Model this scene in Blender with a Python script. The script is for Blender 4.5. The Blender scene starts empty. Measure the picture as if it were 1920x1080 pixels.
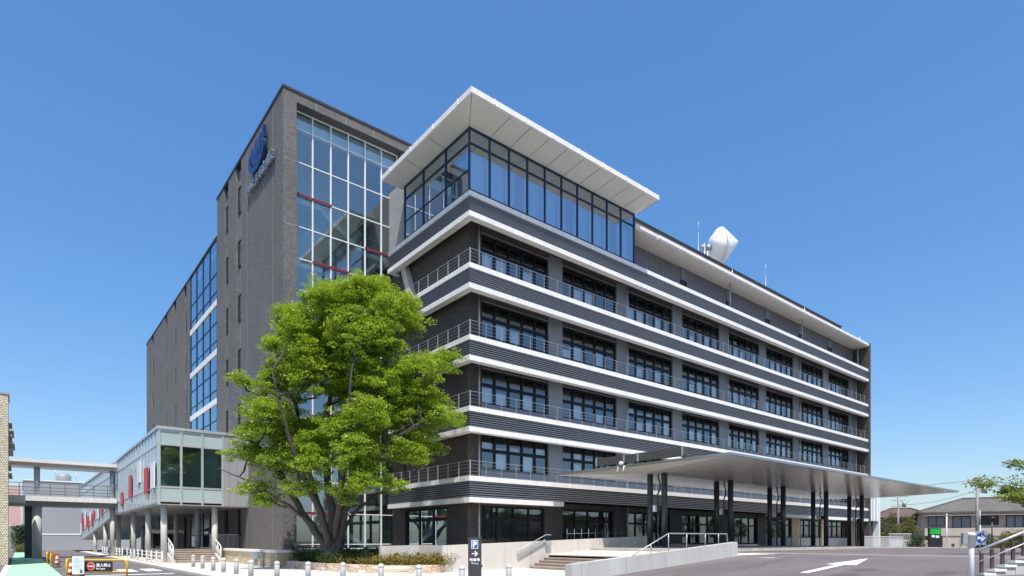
import bpy, math, random
import numpy as np
from mathutils import Vector, Matrix, noise as mnoise
random.seed(7); RNG = np.random.default_rng(7)
scene = bpy.context.scene
COL = scene.collection

# ---------------------------------------------------------------- camera, sky, sun, exposure
AX = Vector((0.63350, 0.77375, 0)); RT = Vector((0.77375, -0.63350, 0))     # view axis and its right, on the ground
cam_d = bpy.data.cameras.new('camera'); cam = bpy.data.objects.new('camera', cam_d); COL.objects.link(cam)
cam.location = (0, 0, 1.65)
cam.rotation_euler = (math.radians(90), 0, math.atan2(AX.y, AX.x) - math.pi/2)
cam_d.sensor_width = 36.0
cam_d.lens = 36.0*1128.4/1920
cam_d.shift_y = (1012-540)/1920
cam_d.clip_start = 0.1; cam_d.clip_end = 6000
scene.camera = cam

SUN = Vector((-0.27, -0.44, 1.0)).normalized()                                # towards the sun
w = bpy.data.worlds.new('World'); scene.world = w; w.use_nodes = True
nt = w.node_tree; bg = nt.nodes['Background']
sky = nt.nodes.new('ShaderNodeTexSky'); sky.sky_type = 'NISHITA'; sky.sun_disc = False
sky.sun_elevation = math.asin(SUN.z); sky.sun_rotation = math.atan2(SUN.x, SUN.y)
sky.air_density = 1.0; sky.dust_density = 1.5; sky.ozone_density = 5.0
sky_g = nt.nodes.new('ShaderNodeGamma'); sky_g.inputs[1].default_value = 0.70
sky_h = nt.nodes.new('ShaderNodeHueSaturation'); sky_h.inputs['Hue'].default_value = 0.505; sky_h.inputs['Saturation'].default_value = 1.46; sky_h.inputs['Value'].default_value = 1.62
nt.links.new(sky.outputs[0], sky_g.inputs[0]); nt.links.new(sky_g.outputs[0], sky_h.inputs['Color']); nt.links.new(sky_h.outputs[0], bg.inputs[0]); bg.inputs[1].default_value = 0.15
sl = bpy.data.lights.new('sun', 'SUN'); sl.energy = 4.6; sl.angle = math.radians(0.5); sl.color = (1.0, 0.95, 0.875)
so = bpy.data.objects.new('sun', sl); COL.objects.link(so); so.location = (0, -30, 60)
so.rotation_euler = SUN.to_track_quat('Z', 'Y').to_euler()
scene.view_settings.view_transform = 'Standard'; scene.view_settings.look = 'None'
scene.view_settings.exposure = 0.35; scene.view_settings.gamma = 1.0
scene.render.resolution_x = 1024; scene.render.resolution_y = 576

# ---------------------------------------------------------------- materials
def new_mat(name):
    m = bpy.data.materials.new(name); m.use_nodes = True
    n = m.node_tree.nodes; return m, m.node_tree, n['Principled BSDF'], n['Material Output']
def nd(t, kind, **kw):
    n = t.nodes.new(kind)
    for k, v in kw.items(): setattr(n, k, v)
    return n
def mth(t, op, a, b=None, c=None):
    n = t.nodes.new('ShaderNodeMath'); n.operation = op
    for i, x in enumerate((a, b, c)):
        if x is None: continue
        if isinstance(x, (int, float)): n.inputs[i].default_value = x
        else: t.links.new(x, n.inputs[i])
    return n.outputs[0]
def mix(t, fac, a, b, mode='MIX'):
    n = t.nodes.new('ShaderNodeMix'); n.data_type = 'RGBA'; n.blend_type = mode
    for i, x in ((0, fac), (6, a), (7, b)):
        if isinstance(x, (int, float)): n.inputs[i].default_value = x
        elif isinstance(x, tuple): n.inputs[i].default_value = (*x, 1)
        else: t.links.new(x, n.inputs[i])
    return n.outputs[2]
def noise(t, vec, scale, detail=4, rough=.55):
    n = t.nodes.new('ShaderNodeTexNoise'); n.inputs['Scale'].default_value = scale
    n.inputs['Detail'].default_value = detail; n.inputs['Roughness'].default_value = rough
    if vec is not None: t.links.new(vec, n.inputs['Vector'])
    return n.outputs['Fac']
def ramp(t, fac, lo, hi):
    n = t.nodes.new('ShaderNodeMapRange'); n.clamp = True
    n.inputs[1].default_value = lo; n.inputs[2].default_value = hi
    t.links.new(fac, n.inputs[0]); return n.outputs[0]
def pos(t): return t.nodes.new('ShaderNodeNewGeometry').outputs['Position']
def xyz(t, v):
    n = t.nodes.new('ShaderNodeSeparateXYZ'); t.links.new(v, n.inputs[0]); return n.outputs
def comb(t, x, y, z):
    n = t.nodes.new('ShaderNodeCombineXYZ')
    for i, a in enumerate((x, y, z)):
        if isinstance(a, (int, float)): n.inputs[i].default_value = a
        else: t.links.new(a, n.inputs[i])
    return n.outputs[0]
def bump(t, bsdf, h, strength, dist=.02):
    n = t.nodes.new('ShaderNodeBump'); n.inputs['Strength'].default_value = strength; n.inputs['Distance'].default_value = dist
    t.links.new(h, n.inputs['Height']); t.links.new(n.outputs[0], bsdf.inputs['Normal'])
def plain(name, col, rough=.6, metal=0.0, var=.12, scale=1.5, spec=.5):
    m, t, b, o = new_mat(name)
    p = pos(t); n1 = noise(t, p, scale, 5); n2 = noise(t, p, scale*9, 3)
    f = mth(t, 'MULTIPLY_ADD', n1, .7, mth(t, 'MULTIPLY', n2, .3))
    c = mix(t, ramp(t, f, .3, .7), tuple(x*(1-var) for x in col), tuple(min(1, x*(1+var)) for x in col))
    t.links.new(c, b.inputs['Base Color'])
    b.inputs['Roughness'].default_value = rough; b.inputs['Metallic'].default_value = metal
    b.inputs['Specular IOR Level'].default_value = spec
    return m
def wall_uv(t):
    s = xyz(t, pos(t)); return comb(t, mth(t, 'ADD', s[0], s[1]), s[2], 0.0)
def brick_mat(name, c1, c2, mortar, bw, bh, ms=.012, var=.5, rough=.75, big=.16):
    m, t, b, o = new_mat(name); uv = wall_uv(t)
    n = nd(t, 'ShaderNodeTexBrick'); t.links.new(uv, n.inputs['Vector'])
    n.inputs['Color1'].default_value = (*c1, 1); n.inputs['Color2'].default_value = (*c2, 1); n.inputs['Mortar'].default_value = (*mortar, 1)
    n.inputs['Scale'].default_value = 1.0; n.inputs['Brick Width'].default_value = bw; n.inputs['Row Height'].default_value = bh
    n.inputs['Mortar Size'].default_value = ms; n.inputs['Bias'].default_value = 0.0
    p = pos(t)
    g = ramp(t, noise(t, p, .35, 6, .6), .25, .75); g2 = ramp(t, mth(t, 'MULTIPLY_ADD', noise(t, p, 5, 3, .8), .6, mth(t, 'MULTIPLY', noise(t, p, 16, 2, .8), .4)), .36, .64)
    c = mix(t, 1.0, n.outputs['Color'], mix(t, g, (1-big,)*3, (1+big*.6,)*3), 'MULTIPLY')
    c = mix(t, 1.0, c, mix(t, g2, (.62, .61, .61), (1.44, 1.42, 1.39)), 'MULTIPLY')
    t.links.new(c, b.inputs['Base Color']); b.inputs['Roughness'].default_value = rough
    bump(t, b, n.outputs['Fac'], -.5, .01)
    return m
def concrete(name, col, seams=0.0, rough=.8, stain=.22):
    m, t, b, o = new_mat(name); p = pos(t); s = xyz(t, p)
    st = noise(t, comb(t, mth(t, 'MULTIPLY', s[0], 1.4), mth(t, 'MULTIPLY', s[1], 1.4), mth(t, 'MULTIPLY', s[2], .35)), 1.2, 6, .62)
    g = noise(t, p, 14, 5, .7)
    f = mth(t, 'MULTIPLY_ADD', ramp(t, st, .3, .7), .75, mth(t, 'MULTIPLY', g, .25))
    c = mix(t, f, tuple(x*(1-stain) for x in col), tuple(min(1, x*1.08) for x in col))
    if seams:
        u = mth(t, 'ADD', s[0], s[1])
        fr = mth(t, 'FRACT', mth(t, 'DIVIDE', u, seams))
        ln = mth(t, 'LESS_THAN', mth(t, 'ABSOLUTE', mth(t, 'SUBTRACT', fr, .5)), .012/seams)
        # tie holes
        hx = mth(t, 'SUBTRACT', mth(t, 'FRACT', mth(t, 'DIVIDE', u, seams/2)), .25)
        hz = mth(t, 'SUBTRACT', mth(t, 'FRACT', mth(t, 'DIVIDE', s[2], .45)), .5)
        d = mth(t, 'SQRT', mth(t, 'ADD', mth(t, 'POWER', mth(t, 'MULTIPLY', hx, seams/2), 2), mth(t, 'POWER', mth(t, 'MULTIPLY', hz, .45), 2)))
        ln = mth(t, 'MAXIMUM', ln, mth(t, 'LESS_THAN', d, .018))
        c = mix(t, mth(t, 'MULTIPLY', ln, .55), c, (.10, .10, .095))
    t.links.new(c, b.inputs['Base Color']); b.inputs['Roughness'].default_value = rough
    bump(t, b, g, .15, .01)
    return m
def asphalt(name, col, dark_patches=()):
    m, t, b, o = new_mat(name); p = pos(t); s = xyz(t, p)
    g = noise(t, p, 45, 3, .8); big = noise(t, p, .22, 6, .6); trk = noise(t, comb(t, mth(t, 'MULTIPLY', s[0], .12), s[1], 0.0), .9, 4, .6)
    c = mix(t, ramp(t, big, .3, .7), tuple(x*.84 for x in col), tuple(x*1.12 for x in col))
    c = mix(t, 1.0, c, mix(t, ramp(t, g, .3, .7), (.78,)*3, (1.25,)*3), 'MULTIPLY')
    c = mix(t, 1.0, c, mix(t, ramp(t, trk, .35, .65), (.84,)*3, (1.13,)*3), 'MULTIPLY')
    sp = ramp(t, noise(t, p, .5, 2, .4), .68, .76)
    c = mix(t, mth(t, 'MULTIPLY', sp, .35), c, tuple(x*.55 for x in col))
    v = nd(t, 'ShaderNodeTexVoronoi'); v.feature = 'DISTANCE_TO_EDGE'; v.inputs['Scale'].default_value = .16
    t.links.new(comb(t, mth(t, 'MULTIPLY_ADD', noise(t, p, 1.3, 5), 1.2, s[0]), mth(t, 'MULTIPLY_ADD', noise(t, p, 1.1, 5), 1.2, s[1]), 0.0), v.inputs['Vector'])
    c = mix(t, mth(t, 'MULTIPLY', mth(t, 'LESS_THAN', v.outputs['Distance'], .0035), .5), c, tuple(x*.4 for x in col))
    t.links.new(c, b.inputs['Base Color']); b.inputs['Roughness'].default_value = .85
    for ex, ey, rx, ry in dark_patches:  # soft-edged ellipses of darker tone, by centre and radii
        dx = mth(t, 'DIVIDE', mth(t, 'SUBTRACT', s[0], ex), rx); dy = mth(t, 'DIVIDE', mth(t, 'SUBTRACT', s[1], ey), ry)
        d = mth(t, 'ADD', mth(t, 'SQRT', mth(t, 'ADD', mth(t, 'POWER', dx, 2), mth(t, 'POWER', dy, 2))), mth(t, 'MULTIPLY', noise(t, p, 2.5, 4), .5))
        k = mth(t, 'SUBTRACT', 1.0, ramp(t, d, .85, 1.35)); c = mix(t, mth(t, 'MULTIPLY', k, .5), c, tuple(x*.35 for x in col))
    t.links.new(c, b.inputs['Base Color'])
    bump(t, b, g, .3, .01)
    return m
def paint_mat(name, col, wear=.5):
    m, t, b, o = new_mat(name); p = pos(t)
    n = mth(t, 'MULTIPLY_ADD', noise(t, p, 9, 6, .75), .6, mth(t, 'MULTIPLY', noise(t, p, 1.2, 4), .4))
    c = mix(t, mth(t, 'MULTIPLY', ramp(t, n, .52, .66), wear), col, (.16, .15, .145))
    t.links.new(c, b.inputs['Base Color']); b.inputs['Roughness'].default_value = .7
    return m
def paver(name, col):
    m, t, b, o = new_mat(name); p = pos(t)
    n = nd(t, 'ShaderNodeTexBrick'); t.links.new(p, n.inputs['Vector'])
    n.inputs['Color1'].default_value = (*[x*.9 for x in col], 1); n.inputs['Color2'].default_value = (*[min(1, x*1.06) for x in col], 1)
    n.inputs['Mortar'].default_value = (*[x*.55 for x in col], 1); n.inputs['Scale'].default_value = 1
    n.inputs['Brick Width'].default_value = .6; n.inputs['Row Height'].default_value = .3; n.inputs['Mortar Size'].default_value = .008
    g = noise(t, p, .9, 6, .65); g2 = noise(t, p, 20, 3, .7)
    c = mix(t, 1.0, n.outputs['Color'], mix(t, ramp(t, g, .3, .7), (.82,)*3, (1.06,)*3), 'MULTIPLY')
    c = mix(t, 1.0, c, mix(t, g2, (.9,)*3, (1.1,)*3), 'MULTIPLY')
    t.links.new(c, b.inputs['Base Color']); b.inputs['Roughness'].default_value = .8
    return m
def glass_mat(name, tint, refl=(.85, .93, 1.0), base=.16, rough=.015, wob=.012):
    m, t, b, o = new_mat(name); t.nodes.remove(b)
    tr = nd(t, 'ShaderNodeBsdfTransparent'); tr.inputs[0].default_value = (*tint, 1)
    gl = nd(t, 'ShaderNodeBsdfGlossy'); gl.inputs['Color'].default_value = (*refl, 1); gl.inputs['Roughness'].default_value = rough
    bp = nd(t, 'ShaderNodeBump'); bp.inputs['Strength'].default_value = wob; bp.inputs['Distance'].default_value = .3
    t.links.new(noise(t, pos(t), .5, 2), bp.inputs['Height']); t.links.new(bp.outputs[0], gl.inputs['Normal'])
    fr = nd(t, 'ShaderNodeFresnel'); fr.inputs[0].default_value = 1.5
    fac = mth(t, 'MULTIPLY_ADD', fr.outputs[0], 1.4, base)
    n = nd(t, 'ShaderNodeMath', operation='MINIMUM'); t.links.new(fac, n.inputs[0]); n.inputs[1].default_value = .95
    mx = nd(t, 'ShaderNodeMixShader'); t.links.new(n.outputs[0], mx.inputs[0])
    t.links.new(tr.outputs[0], mx.inputs[1]); t.links.new(gl.outputs[0], mx.inputs[2]); t.links.new(mx.outputs[0], o.inputs[0])
    return m
def leaf_mat(name, dark, light, trans=.45, rough=.5):
    m, t, b, o = new_mat(name)
    g = nd(t, 'ShaderNodeNewGeometry'); r = g.outputs['Random Per Island']
    n = noise(t, g.outputs['Position'], .9, 3)
    f = mth(t, 'MULTIPLY_ADD', mth(t, 'POWER', r, 1.5), .62, mth(t, 'MULTIPLY', ramp(t, n, .3, .7), .38))
    c = mix(t, f, dark, light); t.links.new(c, b.inputs['Base Color']); b.inputs['Roughness'].default_value = rough
    tl = nd(t, 'ShaderNodeBsdfTranslucent'); t.links.new(mix(t, .5, c, (light[0]*1.3, light[1]*1.25, light[2]*.6)), tl.inputs[0])
    mx = nd(t, 'ShaderNodeMixShader'); mx.inputs[0].default_value = trans
    t.links.new(b.outputs[0], mx.inputs[1]); t.links.new(tl.outputs[0], mx.inputs[2]); t.links.new(mx.outputs[0], o.inputs[0])
    return m
def bark_mat(name, col):
    m, t, b, o = new_mat(name); p = pos(t); s = xyz(t, p)
    n = noise(t, comb(t, s[0], s[1], mth(t, 'MULTIPLY', s[2], .2)), 9, 6, .7)
    c = mix(t, ramp(t, n, .35, .65), tuple(x*.55 for x in col), tuple(x*1.3 for x in col))
    t.links.new(c, b.inputs['Base Color']); b.inputs['Roughness'].default_value = .9; bump(t, b, n, .8, .05)
    return m
def stone_mat(name):
    m, t, b, o = new_mat(name); p = pos(t); s = xyz(t, p)
    q = comb(t, mth(t, 'ADD', s[0], mth(t, 'MULTIPLY', s[1], .9)), mth(t, 'MULTIPLY', s[2], 1.8), 0.0)
    v = nd(t, 'ShaderNodeTexVoronoi'); v.inputs['Scale'].default_value = 3.6; t.links.new(q, v.inputs['Vector'])
    e = nd(t, 'ShaderNodeTexVoronoi'); e.feature = 'DISTANCE_TO_EDGE'; e.inputs['Scale'].default_value = 3.6; t.links.new(q, e.inputs['Vector'])
    h = xyz(t, v.outputs['Color'])
    c = mix(t, h[0], (.50, .36, .23), (.74, .70, .62)); c = mix(t, mth(t, 'MULTIPLY', h[1], .55), c, (.55, .30, .17))
    c = mix(t, 1.0, c, mix(t, noise(t, p, 8, 5), (.7,)*3, (1.2,)*3), 'MULTIPLY')
    c = mix(t, mth(t, 'LESS_THAN', e.outputs['Distance'], .04), c, (.22, .19, .16))
    t.links.new(c, b.inputs['Base Color']); b.inputs['Roughness'].default_value = .85
    bump(t, b, e.outputs['Distance'], .6, .05)
    return m
def stripe_mat(name, a, bcol, period, axis=2, duty=.5, slant=0.0):
    m, t, b, o = new_mat(name); s = xyz(t, pos(t))
    u = s[axis] if not slant else mth(t, 'MULTIPLY_ADD', mth(t, 'ADD', s[0], s[1]), slant, s[axis])
    f = mth(t, 'LESS_THAN', mth(t, 'FRACT', mth(t, 'DIVIDE', u, period)), duty)
    c = mix(t, f, a, bcol); c = mix(t, 1.0, c, mix(t, noise(t, pos(t), 12, 4), (.85,)*3, (1.1,)*3), 'MULTIPLY')
    t.links.new(c, b.inputs['Base Color']); b.inputs['Roughness'].default_value = .5
    return m
def emit_mat(name, col, s):
    m, t, b, o = new_mat(name); b.inputs['Base Color'].default_value = (*col, 1)
    b.inputs['Emission Color'].default_value = (*col, 1); b.inputs['Emission Strength'].default_value = s
    return m

M = {}
M['tile'] = brick_mat('brown_grey_tile', (.120, .112, .110), (.166, .156, .152), (.088, .083, .081), .19, .055, .010)
M['tiledark'] = brick_mat('dark_brown_tile', (.062, .052, .047), (.100, .084, .076), (.042, .037, .033), .19, .055, .010)
M['cream'] = brick_mat('cream_tile', (.66, .59, .45), (.76, .70, .56), (.22, .18, .12), .13, .11, .018, rough=.5)
M['louvre'] = plain('dark_grey_louvre', (.175, .190, .218), .42, .15, .10, .6)
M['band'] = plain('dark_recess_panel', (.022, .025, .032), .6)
def trim_mat(name, col, joint):
    m, t, b, o = new_mat(name); p = pos(t); s = xyz(t, p); u = mth(t, 'ADD', s[0], s[1])
    st = noise(t, comb(t, mth(t, 'MULTIPLY', u, 2.2), 0.0, mth(t, 'MULTIPLY', s[2], .5)), 1.6, 6, .7); g = noise(t, p, 3, 4)
    c = mix(t, ramp(t, mth(t, 'MULTIPLY_ADD', st, .7, mth(t, 'MULTIPLY', g, .3)), .32, .62), tuple(x*.80 for x in col), col)
    ln = mth(t, 'LESS_THAN', mth(t, 'FRACT', mth(t, 'DIVIDE', u, joint)), .018/joint)
    c = mix(t, mth(t, 'MULTIPLY', ln, .6), c, (.25, .25, .25))
    t.links.new(c, b.inputs['Base Color']); b.inputs['Roughness'].default_value = .5; return m
M['white'] = trim_mat('white_trim', (.82, .80, .775), 3.415)
M['soffit'] = plain('off_white_soffit', (.66, .645, .61), .55, 0, .04, .5)
def metal_soffit(name, col):
    m, t, b, o = new_mat(name); p = pos(t); s = xyz(t, p)
    pl = mth(t, 'FRACT', mth(t, 'DIVIDE', s[1], .30)); g = mth(t, 'LESS_THAN', pl, .07)
    row = mth(t, 'FLOOR', mth(t, 'DIVIDE', s[1], .30)); n = noise(t, comb(t, mth(t, 'MULTIPLY', s[0], .25), mth(t, 'MULTIPLY', row, 3.7), 0.0), 1.5, 3)
    c = mix(t, n, tuple(x*.82 for x in col), tuple(x*1.12 for x in col)); c = mix(t, mth(t, 'MULTIPLY', g, .7), c, (.10, .095, .09))
    t.links.new(c, b.inputs['Base Color']); b.inputs['Metallic'].default_value = .34; b.inputs['Roughness'].default_value = .17
    h = mth(t, 'MULTIPLY_ADD', mth(t, 'SINE', mth(t, 'MULTIPLY', pl, 6.283)), .5, n); bump(t, b, h, .22, .012)
    return m
M['metalsoffit'] = metal_soffit('brushed_metal_soffit', (.80, .775, .73))
M['seam'] = plain('seam_grey', (.20, .20, .20), .7)
M['panel'] = plain('light_grey_panel', (.29, .29, .30), .5, .05, .08, .7)
M['pier'] = plain('blue_grey_pier_panel', (.205, .225, .25), .5, .05, .09, .7)
M['lintel'] = plain('brown_grey_lintel', (.095, .086, .088), .6)
M['header'] = plain('header_brown_grey', (.060, .056, .056), .6)
M['sill'] = plain('blue_grey_panel', (.20, .22, .26), .35, .2, .08)
M['bronze'] = plain('dark_bronze_frame', (.010, .010, .011), .45, 0, .1, spec=.25)
M['navy'] = plain('navy_frame', (.006, .030, .085), .4, .1, .1)
M['fascia'] = plain('grey_metal_fascia', (.40, .41, .41), .3, .8, .08, .5)
M['alu'] = plain('aluminium', (.62, .65, .66), .35, .6, .06)
M['steel'] = plain('galvanised_steel', (.42, .45, .47), .42, .5, .12, 4)
M['whitemetal'] = plain('white_metal', (.78, .79, .79), .4, 0, .05)
M['darkcol'] = plain('dark_green_grey_steel', (.045, .055, .060), .35, .4, .15)
M['corr'] = plain('grey_metal_cladding', (.23, .235, .26), .38, .35, .08, .4)
M['concrete'] = concrete('fair_faced_concrete', (.56, .52, .465), 1.8)
M['concrete2'] = concrete('pale_concrete', (.52, .505, .475), 2.1)
M['concplain'] = concrete('concrete_column', (.56, .545, .51), 0)
M['step'] = concrete('brown_stone_step', (.40, .33, .275), 0, .8, .3)
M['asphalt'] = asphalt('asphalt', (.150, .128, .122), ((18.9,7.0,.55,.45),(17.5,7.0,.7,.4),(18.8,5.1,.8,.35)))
M['asphalt2'] = asphalt('grey_asphalt', (.135, .125, .125))
M['earth'] = plain('distant_ground', (.20, .19, .17), .9, 0, .2, .05)
M['green'] = paint_mat('green_path_paint', (.34, .68, .40), .25)
M['line'] = paint_mat('white_road_paint', (.82, .81, .78), .5)
M['yellowline'] = paint_mat('yellow_tactile', (.70, .55, .12), .3)
M['paver'] = paver('pale_paver', (.74, .70, .63))
M['fore'] = paver('forecourt_paver', (.52, .48, .43))
M['glass'] = glass_mat('window_glass', (.84, .90, .90), base=.13)
M['glassblue'] = glass_mat('reflective_blue_glass', (.62, .78, .90), (.84, .92, .99), base=.42)
M['glasstower'] = glass_mat('pale_blue_green_glass', (.72, .90, .91), (.86, .95, .97), base=.24)
M['glasswing'] = glass_mat('dark_blue_glass', (.34, .48, .56), (.74, .88, .95), base=.24)
M['glassgreen'] = glass_mat('green_tinted_glass', (.66, .82, .78), base=.17)
M['blind'] = plain('pale_blue_blind', (.74, .83, .95), .8, 0, .06, .5)
M['curtain'] = plain('pale_curtain', (.80, .83, .86), .85, 0, .06)
M['railgrey'] = plain('blue_grey_rail', (.16, .19, .21), .4, .3, .08)
M['railmetal'] = plain('grey_railing_metal', (.33, .35, .37), .4, .3, .08)
M['frosted'] = plain('frosted_green_glass', (.36, .44, .43), .15, 0, .06)
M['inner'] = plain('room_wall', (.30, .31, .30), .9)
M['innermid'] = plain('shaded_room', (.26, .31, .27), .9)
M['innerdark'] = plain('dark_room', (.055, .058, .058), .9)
M['stairwall'] = plain('stair_hall_wall', (.68, .73, .72), .8)
M['stringer'] = plain('pale_stringer', (.80, .83, .83), .6)
M['red'] = plain('red_panel', (.52, .025, .035), .4, 0, .1)
M['darkred'] = plain('dark_red_beam', (.20, .018, .025), .45, 0, .1)
M['blue'] = plain('blue_emblem', (.004, .030, .135), .35, .1, .1)
M['silver'] = plain('silver_letters', (.42, .44, .46), .3, .7, .05)
M['leaf'] = leaf_mat('zelkova_leaves', (.024, .105, .008), (.480, .620, .060), .38, .36)
M['leaf2'] = leaf_mat('cherry_leaves', (.060, .110, .020), (.300, .360, .070))
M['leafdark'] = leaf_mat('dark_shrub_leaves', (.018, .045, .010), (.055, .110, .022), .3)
M['leafrust'] = leaf_mat('rusty_shrub_leaves', (.090, .125, .018), (.33, .215, .045), .35)
M['leafyel'] = leaf_mat('yellow_green_hedge', (.090, .110, .030), (.26, .24, .07), .35)
M['bark'] = bark_mat('grey_brown_bark', (.070, .060, .052))
M['stone'] = stone_mat('rubble_stone')
M['soil'] = plain('soil', (.07, .05, .035), .95)
M['bollard'] = plain('grey_granite_bollard', (.33, .33, .335), .6, 0, .14, 18)
M['pylon'] = plain('charcoal_pylon', (.050, .050, .058), .4, .3)
M['signblue'] = plain('sign_blue', (.012, .085, .36), .35)
M['signplate'] = plain('pale_blue_plate', (.30, .33, .48), .4, 0, .06)
M['signwhite'] = plain('sign_white', (.85, .85, .85), .4, 0, .02)
M['signred'] = plain('sign_red', (.62, .02, .02), .35)
M['yellow'] = plain('yellow_orange_rail', (.85, .42, .015), .35, 0, .08, 5)
M['black'] = plain('black_board', (.018, .018, .02), .4)
M['cone'] = stripe_mat('red_white_cone', (.70, .045, .03), (.82, .80, .78), .26)
M['notice'] = plain('notice_board', (.68, .73, .78), .4, 0, .05)
M['ink'] = plain('notice_ink', (.12, .14, .17), .6)
M['farwall'] = plain('grey_hall_cladding', (.33, .335, .355), .6, 0, .06, .2)
M['pink'] = plain('pink_wall', (.58, .36, .34), .7, 0, .1, .3)
M['radome'] = plain('white_radome', (.86, .87, .88), .35, 0, .02)
M['roof'] = brick_mat('grey_roof_tile', (.125, .115, .105), (.17, .155, .14), (.05, .05, .05), .3, .18, .02)
M['roofbrown'] = brick_mat('brown_roof_tile', (.12, .075, .065), (.17, .11, .095), (.05, .04, .04), .3, .18, .02)
M['house'] = plain('beige_house_wall', (.50, .43, .36), .8, 0, .1)
M['housedark'] = plain('brown_house_wall', (.14, .10, .085), .8, 0, .12)
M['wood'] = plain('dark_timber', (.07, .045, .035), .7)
M['stonewash'] = concrete('pebble_wall', (.40, .39, .37), 0, .9, .35)
M['block'] = concrete('block_fence', (.46, .41, .36), .8)
M['bricklow'] = brick_mat('tan_low_wall', (.52, .42, .25), (.60, .49, .32), (.32, .27, .2), .22, .07, .01)
M['pole'] = plain('utility_pole_concrete', (.30, .28, .26), .8)
M['cable'] = plain('black_cable', (.02, .02, .02), .6)
M['screen'] = plain('green_lot_board', (.02, .35, .05), .3)
M['rubber'] = plain('black_rubber', (.015, .015, .015), .7)
M['grime'] = plain('membrane_roof', (.30, .30, .30), .9)

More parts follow.
